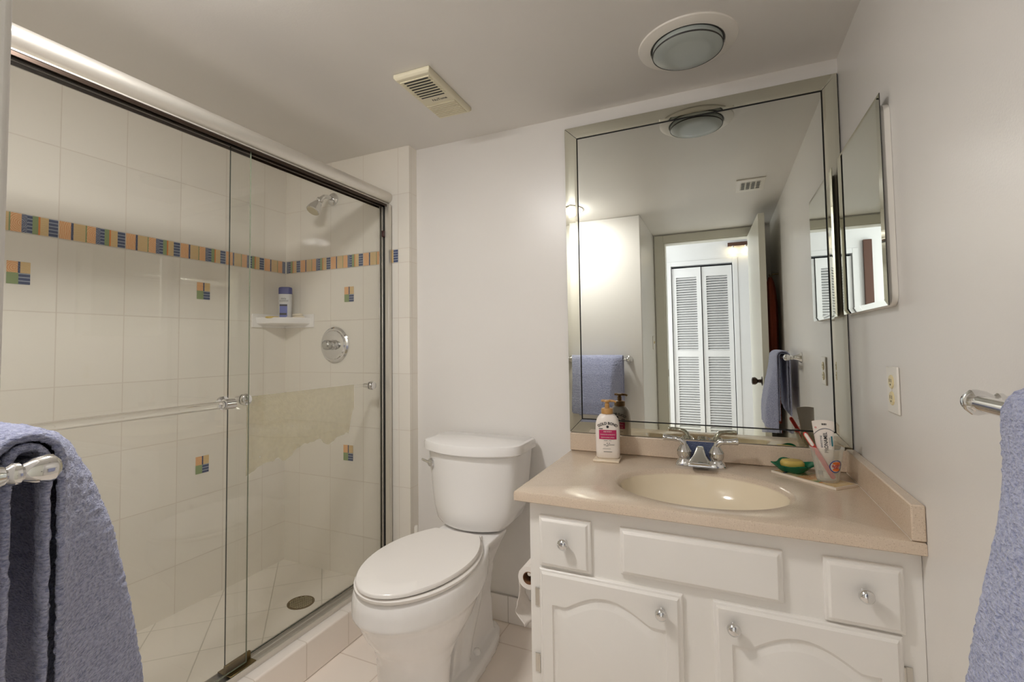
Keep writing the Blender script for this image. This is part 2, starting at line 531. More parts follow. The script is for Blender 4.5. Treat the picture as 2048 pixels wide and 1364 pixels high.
# louvred bifold closet door
door2 = bpy.data.objects.new('door_2', None); COL.objects.link(door2)
door2.location = ((CL0 + CL1) / 2, HY, 0); door2['kind'] = 'structure'
def leaf(x0, x1, ang):
    piv = Vector((x0, HY - 0.03, 0))
    mt = Matrix.Translation(piv) @ Matrix.Rotation(math.radians(ang), 4, 'Z') @ Matrix.Translation(-piv)
    fr = MB(); t = 0.028
    y0, y1 = HY - 0.03 - t / 2, HY - 0.03 + t / 2
    sw = 0.045; zs = (0.02, 0.16, 1.01, 1.08, 1.90, 2.005)
    fr.box(x0, x0 + sw, y0, y1, zs[0], zs[5]).box(x1 - sw, x1, y0, y1, zs[0], zs[5])
    for a, b in ((zs[0], zs[1]), (zs[2], zs[3]), (zs[4], zs[5])):
        fr.box(x0 + sw, x1 - sw, y0, y1, a, b)
    fr.move(mt)
    p = build('door_leaf', fr, M['hallwall'], door2)
    lv = MB()
    for a, b in ((zs[1], zs[2]), (zs[3], zs[4])):
        n = int((b - a) / 0.027)
        for k in range(n):
            z = a + (k + 0.5) * (b - a) / n
            rot = Matrix.Translation((0, HY - 0.03, z)) @ Matrix.Rotation(math.radians(-38), 4, 'X')
            lv.box(x0 + sw, x1 - sw, -0.017, 0.017, -0.003, 0.003, mt=rot)
    lv.move(mt)
    build('louvres', lv, M['hallwall'], p)
xm = (CL0 + CL1) / 2
leaf(CL0 + 0.006, xm - 0.004, 2.5)
leaf(xm + 0.004, CL1 - 0.008, -0.5)

# open bathroom door along the right wall
door1 = bpy.data.objects.new('door_1', None); COL.objects.link(door1); door1['kind'] = 'structure'
HP = Vector((0.258, YD + 0.012, 0)); door1.location = HP
dm = Matrix.Translation(HP) @ Matrix.Rotation(math.radians(-2.2), 4, 'Z') @ Matrix.Translation(-HP)
build('door_panel', MB().box(HP.x - 0.040, HP.x, HP.y, HP.y + 0.745, 0.012, 2.03).move(dm), M['trim'], door1, bevel=(0.002, 2))
ky = HP.y + 0.685; kz = 0.905
kn = MB()
for s in (-1, 1):
    x = HP.x - 0.040 if s < 0 else HP.x
    kn.lathe([(0.030, 0.0), (0.030, 0.004), (0.012, 0.010), (0.011, 0.026), (0.020, 0.034), (0.026, 0.044), (0.024, 0.060), (0.014, 0.064)], (x, ky, kz), (s, 0, 0), 8)
build('door_knob', kn.move(dm), M['bronze'], door1)
lt = MB().box(HP.x - 0.033, HP.x - 0.007, HP.y + 0.745, HP.y + 0.7475, kz - 0.028, kz + 0.028).box(HP.x - 0.027, HP.x - 0.013, HP.y + 0.745, HP.y + 0.757, kz - 0.009, kz + 0.009)
build('latch', lt.move(dm), M['satin'], door1)

# ------------------------------------------------------------------ decor tiles in the shower walls
SEQ = [('d_orange', 0.0, .165), ('d_speck', .165, .2), ('d_tan', .2, .375), ('d_green', .375, .395), ('d_orange', .395, .53),
       ('d_navy', .53, .6), ('d_navy2', .6, .665), ('d_green', .665, .74), ('d_orange2', .74, .765), ('d_tan', .765, .875), ('d_navy2', .875, 1.0)]
DM = ['d_orange', 'd_speck', 'd_tan', 'd_green', 'd_navy', 'd_navy2', 'd_orange2']
DMATS = [M[k] for k in DM]
def border(parent, fpt, a, b, lo, hi):
    """one border tile from a to b along the wall, clipped to lo..hi"""
    mb = MB(); w = b - a
    a2, b2 = a + 0.0015, b - 0.0015
    for k, s, e in SEQ:
        u0_, u1_ = a2 + s * (b2 - a2), a2 + e * (b2 - a2)
        u0_, u1_ = max(u0_, lo), min(u1_, hi)
        if u1_ - u0_ < 0.002: continue
        mb.add([fpt(u0_, 1.564), fpt(u1_, 1.564), fpt(u1_, 1.626), fpt(u0_, 1.626)], [(0, 1, 2, 3)], DM.index(k))
    if mb.f:
        c = sum(mb.v, Vector()) / len(mb.v)
        o = build('border_tile', mb, DMATS, parent, fix=False)
        o.location = c - parent.location
        o.data.transform(Matrix.Translation(-(c - parent.location)))
fl = lambda u, z: Vector((XL + 0.0012, u, z))
fe = lambda u, z: Vector((u, YE - 0.0012, z))
for k in range(-3, 6):
    a = 0.8635 + 0.2095 * k
    border(wl, fl, a, a + 0.2095, 0.2, YE - 0.006)
for k in range(-4, 1):
    a = -1.364 + 0.2095 * (k - 1)
    border(wend, fe, a, a + 0.2095, XL + 0.006, -1.363)
def accent(parent, fpt, u, z):
    mb = MB(); w, h = 0.030, 0.0375
    for (du, dz, k) in ((-1, 0, 0), (0, 0, 2), (-1, -1, 3), (0, -1, 5)):
        p = [fpt(u + du * w, z + dz * h), fpt(u + (du + 1) * w, z + dz * h), fpt(u + (du + 1) * w, z + (dz + 1) * h), fpt(u + du * w, z + (dz + 1) * h)]
        mb.add(p, [(0, 1, 2, 3)], k)
    mb.add([fpt(u - 0.002, z - 0), fpt(u + 0.004, z), fpt(u + 0.004, z + h), fpt(u - 0.002, z + h)], [(0, 1, 2, 3)], 1)
    for q in (-1, -2, -3, -4): mb.v[q] = mb.v[q] + (fpt(0, 0) - (fpt(0, 0) * 1.0)) + ((Vector((0.0003, 0, 0))) if parent is wl else Vector((0, -0.0003, 0)))
    c = fpt(u - 0.012, z + 0.016)
    o = build('accent_tile', mb, DMATS, parent, fix=False)
    o.location = c - parent.location
    o.data.transform(Matrix.Translation(-(c - parent.location)))
for (u, z) in ((0.761, 1.428), (1.387, 1.428), (1.392, 0.657)): accent(wl, fl, u, z)
for (u, z) in ((-1.662, 1.430), (-1.667, 0.652)): accent(wend, fe, u, z)

# ------------------------------------------------------------------ shower: curb, frame, sliding glass
curb = build('shower_curb', MB().box(-1.488, XC, YS + 0.012, YE, 0, 0.130), M['tile_curb'], bevel=(0.006, 3), loc=(-1.42, 1.0, 0))
tag(curb, 'low white tiled curb under the sliding glass shower door', 'curb')
frame = thing('shower_door_frame', (-1.44, 1.0, 0.13), 'metal frame of the shower enclosure with rounded silver header rail', 'door frame')
hp = []
for k in range(13):
    a = -PI / 2 + PI * k / 12
    hp.append((-1.432 + 0.034 * math.cos(a), 1.8775 + 0.0305 * math.sin(a)))
hp = [(-1.458, 1.838), (-1.4155, 1.838), (-1.4105, 1.841), (-1.4125, 1.846), (-1.424, 1.8465)] + hp[1:] + [(-1.470, 1.908), (-1.472, 1.90), (-1.472, 1.842), (-1.470, 1.838)]
hd = MB().loft([[Vector((x, y, z)) for x, z in hp] for y in (YS + 0.012, YE)])
build('header_rail', hd, M['rail'], frame, smooth=40)
tr = MB()
for xa in (-1.464, -1.4345, -1.4130):
    tr.box(xa, xa + 0.003, YS + 0.013, YE - 0.001, 1.829, 1.8385)
build('roller_track', tr, M['bronze'], frame)
sl = MB().box(-1.470, -1.400, YS + 0.013, YE - 0.001, 0.130, 0.138)
for xa in (-1.468, -1.436, -1.405): sl.box(xa, xa + 0.004, YS + 0.013, YE - 0.001, 0.137, 0.150)
build('sill_track', sl, M['rail'], frame, bevel=(0.001, 1))
jm = MB()
for (a, b, d) in ((-1.456, -1.452, 0.026), (-1.438, -1.433, 0.030), (-1.422, -1.400, 0.026)):
    jm.box(a, b, YE - d, YE - 0.001, 0.15, 1.838)
jm.box(-1.456, -1.400, YE - 0.005, YE - 0.001, 0.15, 1.838)
build('wall_jamb', jm, M['rail'], frame, bevel=(0.001, 1))
build('jamb_gasket', MB().box(-1.4318, -1.4235, YE - 0.022, YE - 0.0055, 0.15, 1.838), M['black'], frame)
build('bumper', MB().box(-1.4335, -1.4215, YE - 0.036, YE - 0.007, 1.685, 1.715), plain('bumper_rubber', (58, 24, 22), 0.5), frame, bevel=(0.002, 2))
gd = MB().box(-1.466, -1.404, 1.030, 1.122, 0.150, 0.153).box(-1.4375, -1.4285, 1.03, 1.12, 0.153, 0.178)
build('door_guide', gd, M['brass'], frame, bevel=(0.001, 1))

def pane(mb, x, y0, y1, z0, z1, em):
    mb.box(x - 0.003, x + 0.003, y0, y1, z0, z1)
    mb.mi[-6:] = [1, 1, 1, 1, 0, 0] if em == 1 else [2, 2, 2, 2, 0, 0]
GM = [M['glass'], M['glassedge'], M['glassedge2']]
outer = thing('sliding_shower_door', (-1.436, 0.66, 0.16), 'outer sliding glass shower panel carrying the long clear towel bar', 'shower door')
g = MB(); pane(g, -1.420, YS + 0.03, 1.096, 0.158, 1.836, 2)
build('glass_pane', g, GM, outer, fix=True)
build('grab_bar', MB().tube([(-1.378, 0.30, 0.9985), (-1.378, 0.994, 0.9985)], 0.0115, 20), M['acrylic'], outer, smooth=40)
kb = MB()
for y in (0.33, 1.000):
    kb.lathe([(0.021, 0.0), (0.021, 0.008), (0.013, 0.012), (0.012, 0.032)], (-1.4168, y, 0.9995), (1, 0, 0), 24)
    kb.lathe([(0.012, -0.018), (0.016, -0.016), (0.016, 0.016), (0.012, 0.018)], (-1.378, y - 0.004, 0.9985), (0, 1, 0), 24)
build('bar_bracket', kb, M['chrome'], outer, smooth=35)
inner = thing('sliding_shower_door', (-1.466, 1.44, 0.16), 'inner sliding glass shower panel next to the showerhead wall, with two round chrome buttons', 'shower door')
g = MB(); pane(g, -1.445, 1.040, YE - 0.0065, 0.158, 1.836, 1)
build('glass_pane', g, GM, inner, fix=True)
for (y, z) in ((1.100, 0.9985), (1.739, 0.993)):
    k = MB().lathe([(0.020, 0.0), (0.020, 0.004), (0.017, 0.012), (0.010, 0.015)], (-1.4418, y, z), (1, 0, 0), 24)
    k.lathe([(0.018, 0.0), (0.018, 0.006), (0.010, 0.012), (0.010, 0.035)], (-1.4482, y, z), (-1, 0, 0), 24)
    build('bar_button', k, M['chrome'], inner, smooth=35)
build('inside_towel_bar', MB().tube([(-1.486, 1.100, 0.9965), (-1.486, 1.739, 0.993)], 0.006, 12), M['acrylic'], inner, smooth=40)

# sheer sheet added for a yellowish patch behind the glass; cloth is guessed
ny, nz = 60, 40
mb = MB(); vs = []; fs = []
for i in range(ny + 1):
    y = 1.133 + (1.664 - 1.133) * i / ny
    s = i / ny
    bot = 0.735 + 0.045 * s + 0.02 * math.sin(9 * s) + 0.055 * sstep(0.32, 0.45, s) * (1 - sstep(0.60, 0.72, s)) + 0.11 * sstep(0.93, 1.0, s) + 0.012 * noise.noise(Vector((y * 40, 0, 0)))
    for j in range(nz + 1):
        t = j / nz
        z = 1.003 + (bot - 1.003) * t
        x = -1.4775 + 0.002 * math.sin(14 * s * PI) * t
        vs.append((x, y, z))
for i in range(ny):
    for j in range(nz):
        a = i * (nz + 1) + j
        fs.append((a, a + 1, a + nz + 2, a + nz + 1))
mb.add(vs, fs)
yt = build('yellow_patch_sheet', mb, M['film'], loc=(-1.4775, 1.40, 0.75), smooth=60)
tag(yt, 'thin pale yellow stand-in sheet added inside the glass shower door', 'cloth')

# showerhead
sh = thing('showerhead', (-1.766, YE, 1.92), 'small chrome shower head on short bent arm above the border tiles', 'shower head')
build('flange', MB().lathe([(0.032, 0.0), (0.031, 0.006), (0.020, 0.012), (0.012, 0.014)], (-1.766, YE, 1.92), (0, -1, 0), 28), M['chrome'], sh, smooth=35)
build('arm', MB().tube([(-1.766, YE - 0.005, 1.92), (-1.766, 1.795, 1.922), (-1.766, 1.775, 1.918), (-1.766, 1.758, 1.905), (-1.766, 1.748, 1.892)], 0.0105, 16), M['chrome'], sh, smooth=50)
ax = Vector((-0.10, -0.62, -0.95)).normalized()
hb = Vector((-1.766, 1.752, 1.899))
build('spray_head', MB().lathe([(0.013, 0.0), (0.017, 0.004), (0.017, 0.014), (0.012, 0.018), (0.018, 0.026), (0.030, 0.060), (0.033, 0.082), (0.030, 0.084)], hb, ax, 28), M['chrome'], sh, smooth=35)
build('spray_face', MB().lathe([(0.029, 0.0845), (0.027, 0.086)], hb, ax, 28), plain('spray_nozzle_rubber', (196, 186, 158), 0.5), sh)
# valve
vv = thing('shower_valve', (-1.754, YE, 1.18), 'round chrome shower valve plate with knob on the tiled end wall', 'shower valve')
build('escutcheon', MB().lathe([(0.090, 0.0), (0.090, 0.004), (0.082, 0.010), (0.074, 0.010), (0.070, 0.015), (0.040, 0.019), (0.034, 0.019)], (-1.754, YE, 1.18), (0, -1, 0), 48), M['chrome'], vv, smooth=25)
build('valve_stem', MB().lathe([(0.026, 0.018), (0.022, 0.034), (0.024, 0.036), (0.024, 0.040)], (-1.754, YE, 1.18), (0, -1, 0), 24), M['chrome'], vv, smooth=30)
build('valve_knob', MB().lathe([(.023, .040), (.025, .046), (.023, .066), (.017, .070)], (-1.754, YE, 1.18), (0, -1, 0), 12), plain('smoked_chrome', (190, 190, 188), 0.08, 1.0), vv)
# drain
dr = thing('shower_drain', (-1.68, 1.56, 0.066), 'round metal drain grate in the shower floor', 'drain')
build('drain_rim', MB().lathe([(0.056, 0.0), (0.056, 0.003), (0.047, 0.003), (0.047, 0.001)], (-1.68, 1.56, 0.0655), (0, 0, 1), 32, False, False), M['brass'], dr)
build('drain_well', MB().lathe([(0.047, 0.0008), (0.001, 0.0008)], (-1.68, 1.56, 0.066), (0, 0, 1), 32, False, False), M['black'], dr)
gr = MB()
for k in range(-4, 5):
    w = math.sqrt(max(0, 0.047 ** 2 - (k * 0.0105) ** 2))
    gr.box(-1.68 - w, -1.68 + w, 1.56 + k * 0.0105 - 0.002, 1.56 + k * 0.0105 + 0.002, 0.067, 0.069)
    gr.box(-1.68 + k * 0.0105 - 0.002, -1.68 + k * 0.0105 + 0.002, 1.56 - w, 1.56 + w, 0.067, 0.069)
build('drain_grate', gr, plain('drain_metal', (196, 184, 150), 0.3, 0.8), dr)
# corner shelf
cx0, cy0 = XL, YE
def qring(r, z, bow=0.0):
    pts = [Vector((cx0, cy0, z))]
    pts.append(Vector((cx0, cy0 - r, z)))
    for k in range(1, 16):
        t = k / 16
        a = Vector((cx0, cy0 - r, z)).lerp(Vector((cx0 + r, cy0, z)), t)
        a += Vector((1, -1, 0)).normalized() * bow * math.sin(PI * t)
        pts.append(a)
    pts.append(Vector((cx0 + r, cy0, z)))
    return pts
shf = MB().loft([qring(0.165, 1.283, 0.0), qring(0.185, 1.292, 0.035), qring(0.19, 1.318, 0.038), qring(0.188, 1.322, 0.034), qring(0.176, 1.3205, 0.028), qring(0.174, 1.316, 0.026)])
shf.box(XL, XL + 0.008, YE - 0.206, YE - 0.002, 1.272, 1.340).box(XL + 0.002, XL + 0.206, YE - 0.008, YE, 1.272, 1.340)
cshelf = build('corner_shelf', shf, M['porcelain'], loc=(XL, YE, 1.28), smooth=40, bevel=(0.003, 2, 50))
tag(cshelf, 'white ceramic corner shelf in the shower under the border tiles', 'shelf')

# shampoo bottle
SB = Vector((-2.030, 1.775, 1.3165))
shm = thing('shampoo_bottle', SB, 'grey shampoo bottle with blue cap standing on the corner shelf', 'bottle')
sb_rot = Matrix.Translation(SB) @ Matrix.Rotation(math.radians(40), 4, 'Z')
def rrect(w, d, z, n=10, p=4.0):
    out = []
    for k in range(4 * n):
        a = 2 * PI * k / (4 * n)
        c, s = math.cos(a), math.sin(a)
        r = (abs(c) ** p + abs(s) ** p) ** (-1 / p)
        out.append(Vector((w * r * c, d * r * s, z)))
    return out
sh_b = MB().loft([rrect(.026, .017, 0), rrect(.030, .020, .004), rrect(.031, .021, .06), rrect(.0315, .021, .125), rrect(.031, .020, .128)]).move(sb_rot)
build('body', sh_b, M['silverp'], shm, smooth=40)
build('cap', MB().loft([rrect(.032, .0215, .1285), rrect(.032, .0215, .156), rrect(.030, .020, .162), rrect(.022, .014, .165)]).move(sb_rot), M['navy'], shm, smooth=40)
lb = MB()
fm = lambda u, v: sb_rot @ Vector((u, -0.0214, v))
def rect(mb, f, u0_, u1_, v0_, v1_, mi):
    mb.add([f(u0_, v0_), f(u1_, v0_), f(u1_, v1_), f(u0_, v1_)], [(0, 1, 2, 3)], mi)
rect(lb, fm, -.024, .012, .012, .075, 0); rect(lb, fm, -.024, .008, .002, .012, 0)
fm2 = lambda u, v: sb_rot @ Vector((u, -0.0218, v))
rect(lb, fm2, -.024, .012, .066, .074, 1); rect(lb, fm2, -.024, .009, .020, .030, 1)
letters('daily', 0.014, lambda u, v: fm2(u - .006, v + .104), lb, 2)
letters('control', 0.014, lambda u, v: fm2(u - .004, v + .093), lb, 2)
build('label', lb, [M['periwinkle'], M['ink'], M['darkgrey']], shm, fix=False)
def soap(name, c, w, d, h, rot, mat, label):
    mt = Matrix.Translation(c) @ Matrix.Rotation(math.radians(rot), 4, 'Z')
    s = MB().loft([rrect(w * .85, d * .85, 0, 8, 3), rrect(w, d, h * .3, 8, 3), rrect(w, d, h * .7, 8, 3), rrect(w * .85, d * .85, h, 8, 3)]).move(mt)
    return tag(build(name, s, mat, loc=c, smooth=60), label, 'soap')
soap('soap_bar', (-2.035, 1.700, 1.3165), .033, .021, .010, 80, M['soapy'], 'thin worn yellow soap bar at the left end of the corner shelf')
soap('soap_bar', (-1.965, 1.800, 1.3165), .032, .018, .014, 5, M['soapw'], 'lower white soap bar beside the blue capped bottle in the shower')
soap('soap_bar', (-1.970, 1.799, 1.3310), .030, .017, .012, -3, M['soapw'], 'upper white soap bar stacked on another beside the blue capped bottle')

# ------------------------------------------------------------------ toilet
TX = -0.912
toi = thing('toilet', (TX, 1.45, 0), 'white two-piece toilet with closed elongated seat beside the vanity', 'toilet')
def egg(hw_, yf, yb, z, n=48, back=0.75, cx=TX, wide=0.52):
    """elongated outline: rounded front at yf, flatter back at yb"""
    out = []
    ym = yf + (yb - yf) * wide
    for k in range(n):
        a = 2 * PI * k / n
        c, s = math.cos(a), math.sin(a)
        if s < 0:
            x, y = hw_ * c, ym + (ym - yf) * s
        else:
            p = 1 / back
            r = (abs(c) ** (2 * p) + abs(s) ** (2 * p)) ** (-1 / (2 * p))
            x, y = hw_ * c * r, ym + (yb - ym) * s * r
        out.append(Vector((cx + x, y, z)))
    return out
bw = MB()
def bowl_ring(hw_, yf, ym, yb, hb, z, n=26):
    """front half ellipse, sides drawing in to a straight back edge of half width hb"""
    pts = []
    for k in range(n + 1):
        a = PI + PI * k / n
        pts.append(Vector((TX + hw_ * math.cos(a), ym + (ym - yf) * math.sin(a), z)))
    right = []
    for k in range(1, 9):
        t = k / 8
        right.append(Vector((TX + hw_ + (hb - hw_) * t ** 2.1, ym + (yb - ym) * t, z)))
    pts += right
    pts += [Vector((TX + hb * (.94 - .47 * q), yb + .002, z)) for q in range(5)]
    pts += [Vector((2 * TX - p.x, p.y, z)) for p in reversed(right)]
    return pts
bw.loft([bowl_ring(.170, 1.106, 1.34, 1.60, .115, .446), bowl_ring(.178, 1.098, 1.34, 1.61, .12, .440), bowl_ring(.184, 1.092, 1.34, 1.61, .12, .415), bowl_ring(.187, 1.090, 1.34, 1.60, .12, .372), bowl_ring(.176, 1.106, 1.34, 1.58, .11, .352), bowl_ring(.157, 1.138, 1.33, 1.54, .09, .295), bowl_ring(.133, 1.178, 1.31, 1.47, .07, .245), bowl_ring(.122, 1.196, 1.30, 1.41, .06, .200), bowl_ring(.119, 1.202, 1.30, 1.39, .06, .120), bowl_ring(.121, 1.200, 1.30, 1.40, .07, .04), bowl_ring(.124, 1.196, 1.30, 1.41, .08, 0)])
# rear deck under the tank
bw.loft([[Vector((TX + sx * w, y, z)) for sx, y in ((-1, 1.50), (1, 1.50), (1, 1.755), (-1, 1.755))] for w, z in ((.050, .27), (.072, .33), (.098, .385), (.116, .418), (.125, .436), (.126, .4475))])
# trapway and rear pedestal
bw.loft([[Vector((TX + sx * w, y, z)) for sx, y in ((-1, y0_), (1, y0_), (1, y1_), (-1, y1_))] for w, y0_, y1_, z in ((.062, 1.42, 1.77, 0), (.056, 1.46, 1.765, .10), (.052, 1.50, 1.76, .20), (.060, 1.50, 1.77, .30), (.075, 1.50, 1.78, .36))])
for sx in (-1, 1):
    bw.tube([(TX + sx * .030, 1.44, .26), (TX + sx * .030, 1.56, .31), (TX + sx * .028, 1.66, .29), (TX + sx * .030, 1.62, .20), (TX + sx * .032, 1.56, .12), (TX + sx * .032, 1.52, .03)], [.05, .052, .046, .040, .040, .042], 16)
# foot
ft = []
for z, g_ in ((0, 0.0), (.030, 0.0), (.042, -.012)):
    pts = []
    for k in range(28):
        a = 2 * PI * k / 28
        c, s = math.cos(a), math.sin(a)
        r = (abs(c) ** 3.2 + abs(s) ** 3.2) ** (-1 / 3.2)
        yy = 1.565 + (.270 + g_) * s * r
        ww = .112 + (.018 * (1.565 - yy) / .27)
        pts.append(Vector((TX + (ww + g_) * c * r, yy, z)))
    ft.append(pts)
bw.loft(ft)
remeshed('bowl', bw, M['porcelain'], toi, 0.0048, 5)
for s in (-1, 1):
    build('bolt_cap', MB().lathe([(.014, 0), (.014, .010), (.010, .019), (.004, .022)], (TX + s * .068, 1.60, .038), (0, 0, 1), 20), M['porcelain'], toi, smooth=50)
# seat ring and lid
st = MB().loft([bowl_ring(.172, 1.096, 1.35, 1.585, .098, .4475), bowl_ring(.176, 1.092, 1.35, 1.588, .101, .451), bowl_ring(.176, 1.092, 1.35, 1.588, .101, .458), bowl_ring(.171, 1.098, 1.35, 1.585, .098, .4615)])
build('seat', st, M['seat'], toi, smooth=50)
ld = MB().loft([bowl_ring(.164, 1.098, 1.36, 1.578, .094, .4645), bowl_ring(.168, 1.092, 1.36, 1.580, .096, .467), bowl_ring(.168, 1.092, 1.36, 1.580, .096, .474), bowl_ring(.165, 1.096, 1.36, 1.578, .094, .4785), bowl_ring(.120, 1.16, 1.36, 1.52, .07, .4805), bowl_ring(.05, 1.28, 1.36, 1.42, .03, .481)])
build('seat_lid', ld, M['seat'], toi, smooth=50)
build('seat_gap_shade', MB().loft([bowl_ring(.161, 1.104, 1.35, 1.574, .09, .4612), bowl_ring(.160, 1.105, 1.35, 1.573, .09, .4650)]), M['darkgrey'], toi)  # dark filler stands in for the shade between seat and lid
for s in (-1, 1):
    build('seat_hinge', MB().tube([(TX + s * .055, 1.595, .458), (TX + s * .095, 1.595, .458)], .012, 16), M['seat'], toi, smooth=50)
# tank
def tank_ring(hw_, yf, yc, yb, z, n=20):
    """bowed front from corner yc to middle yf, flat back at yb"""
    pts = []
    rc = 0.022
    for k in range(n + 1):
        t = -1 + 2 * k / n
        y = yf + (yc - yf) * (abs(t) ** 2.1)
        pts.append(Vector((TX + t * (hw_ - rc * (0.35 if abs(t) > .99 else 0)), y, z)))
    pts += [Vector((TX + hw_, yc + rc, z)), Vector((TX + hw_, yb - .015, z)), Vector((TX + hw_ - .012, yb, z)),
            Vector((TX - hw_ + .012, yb, z)), Vector((TX - hw_, yb - .015, z)), Vector((TX - hw_, yc + rc, z))]
    return pts
tk = MB().loft([tank_ring(.105, 1.66, 1.70, 1.82, .4535), tank_ring(.135, 1.637, 1.69, 1.84, .460), tank_ring(.158, 1.625, 1.685, 1.85, .485), tank_ring(.175, 1.622, 1.69, 1.855, .53), tank_ring(.186, 1.618, 1.69, 1.86, .60), tank_ring(.196, 1.612, 1.69, 1.862, .70), tank_ring(.200, 1.610, 1.69, 1.864, .7465)])
build('tank', tk, M['porcelain'], toi, smooth=38, bevel=(.004, 2, 38))
tl = MB().loft([tank_ring(.206, 1.600, 1.682, 1.868, .748), tank_ring(.214, 1.592, 1.676, 1.872, .754), tank_ring(.214, 1.592, 1.676, 1.872, .778), tank_ring(.211, 1.595, 1.678, 1.870, .786), tank_ring(.204, 1.602, 1.684, 1.866, .789)])
build('tank_lid', tl, M['porcelain'], toi, smooth=38)
fl_ = MB().lathe([(.018, 0), (.018, .013), (.014, .019)], (TX - .158, 1.668, .700), (-.25, -1, 0), 20)
fl_.tube([(TX - .160, 1.655, .700), (TX - .180, 1.655, .704), (TX - .205, 1.660, .709)], [.007, .0055, .005], 10)
build('flush_lever', fl_, M['chrome'], toi, smooth=40)
build('tank_gasket', MB().box(TX - .09, TX + .09, 1.70, 1.75, .446, .4540), M['darkgrey'], toi)

# toilet brush behind the toilet
tb = thing('toilet_brush', (-1.245, 1.80, 0), 'white toilet brush handle standing between the toilet and the shower tile', 'toilet brush')
build('holder', MB().lathe([(.045, 0), (.048, .004), (.040, .12), (.036, .122)], (-1.245, 1.80, 0), (0, 0, 1), 24), M['white'], tb, smooth=40)
build('handle', MB().lathe([(.008, .10), (.007, .30), (.010, .335), (.010, .368), (.006, .376)], (-1.245, 1.80, 0), (0, 0, 1), 16), M['white'], tb, smooth=40)

struct('baseboard_back', MB().box(-1.30, -0.53, YB - 0.012, YB, 0, 0.112), M['tile_base'], bevel=(0.004, 2))

# ------------------------------------------------------------------ vanity
VX0, VX1, VF = -0.524, 0.3777, 1.335
cab = thing('vanity_cabinet', (-0.07, 1.6, 0), 'white painted bathroom vanity cabinet with arched doors below the sink', 'cabinet')
bd = MB()
bd.box(VX0, VX1, VF, VF + .018, .09, .716)                       # face frame
bd.box(VX0, VX0 + .016, VF + .018, 1.885, .0, .716)
bd.box(VX1 - .016, VX1, VF + .018, 1.885, .0, .716)
bd.box(VX0 + .016, VX1 - .016, VF + .018, 1.885, .09, .106)
bd.box(VX0 + .016, VX1 - .016, VF + .06, VF + .075, 0, .09)
build('body', bd, M['cabinet'], cab, bevel=(.0015, 2))
def knob(x, y, z, parent):
    k = MB().lathe([(.008, 0), (.006, .004), (.006, .012), (.013, .016), (.0155, .021), (.014, .027), (.007, .031), (.001, .032)], (x, y, z), (0, -1, 0), 24)
    return build('knob', k, M['chrome'], parent, smooth=50)
def slab(x0, x1, z0, z1, y1, th=.019, e=.012, hollow=False):
    """overlay front with a stepped, eased edge; front face towards -y"""
    mb = MB()
    def rg(i, y): return [Vector((x0 + i, y, z0 + i)), Vector((x1 - i, y, z0 + i)), Vector((x1 - i, y, z1 - i)), Vector((x0 + i, y, z1 - i))]
    mb.loft([rg(0, y1), rg(0, y1 - th * .45), rg(.003, y1 - th * .58), rg(e * .6, y1 - th * .62), rg(e, y1 - th)], True, not hollow)
    return mb, y1 - th, e
for (a, b, n) in ((-.492, -.341, 'left'), (.196, .343, 'right')):
    mb, yf, e = slab(a, b, .536, .678, VF)
    d = build('drawer_front', mb, M['cabinet'], cab, bevel=(.0012, 2, 20))
    knob((a + b) / 2 + (.004 if n == 'left' else 0), yf, .617, d)
mb, yf, e = slab(-.262, .117, .553, .676, VF)
build('false_front', mb, M['cabinet'], cab, bevel=(.0012, 2, 20))
def arch_door(x0, x1, z0, z1, kx, kz):
    mb, yf, e = slab(x0, x1, z0, z1, VF, hollow=True)
    # arch outline of the raised panel
    fx = .040
    a, b, lo, hi = x0 + fx, x1 - fx, z0 + .045, z1 - .092
    W_ = b - a
    def outline(ins):
        A, B, L = a + ins, b - ins, lo + ins
        pts = [(A, L), (B, L)]
        n = 40
        top = []
        for k in range(n + 1):
            t = k / n
            x = B + (A - B) * t
            s = abs((x - (a + b) / 2)) / (W_ / 2)
            sh = .76
            if s > sh: zz = 0.0
            else:
                q = s / sh
                zz = .046 * (1 - q * q) ** 1.25 if q < 1 else 0
            top.append((x, hi - ins + zz))
        return pts + top
    def ring(ins, y): return [Vector((x, y, z)) for x, z in outline(ins)]
    # face between the outer rectangle and the arch, by triangle fill
    bm = bmesh.new()
    R = [Vector((x0 + e, yf, z0 + e)), Vector((x1 - e, yf, z0 + e)), Vector((x1 - e, yf, z1 - e)), Vector((x0 + e, yf, z1 - e))]
    loops = [R, ring(0, yf)]
    es = []
    for lp in loops:
        vv_ = [bm.verts.new(p) for p in lp]
        for i in range(len(vv_)): es.append(bm.edges.new((vv_[i], vv_[(i + 1) % len(vv_)])))
    bmesh.ops.triangle_fill(bm, use_beauty=True, use_dissolve=False, edges=es)
    bm.verts.index_update()
    mb.add([v.co.copy() for v in bm.verts], [tuple(v.index for v in f.verts) for f in bm.faces])
    bm.free()
    mb.loft([ring(0, yf), ring(.002, yf + .0055), ring(.009, yf + .0065), ring(.028, yf + .0012), ring(.030, yf + .0005)], False, True)
    d = build('door', mb, M['cabinet'], cab, smooth=24)
    knob(kx, yf, kz, d)
    return d
arch_door(-.493, -.108, .125, .528, -.157, .484)
arch_door(-.037, .336, .125, .531, .008, .486)
for (x, z) in ((-.502, .441), (-.504, .256), (.345, .441), (.345, .256)):
    hg = MB().box(x - .007, x + .007, VF - .003, VF, z - .025, z + .025)
    hx = x + (.007 if x < 0 else -.007)
    hg.tube([(hx, VF - .005, z - .025), (hx, VF - .005, z + .025)], .0035, 10)
    build('hinge', hg, M['satin'], cab)

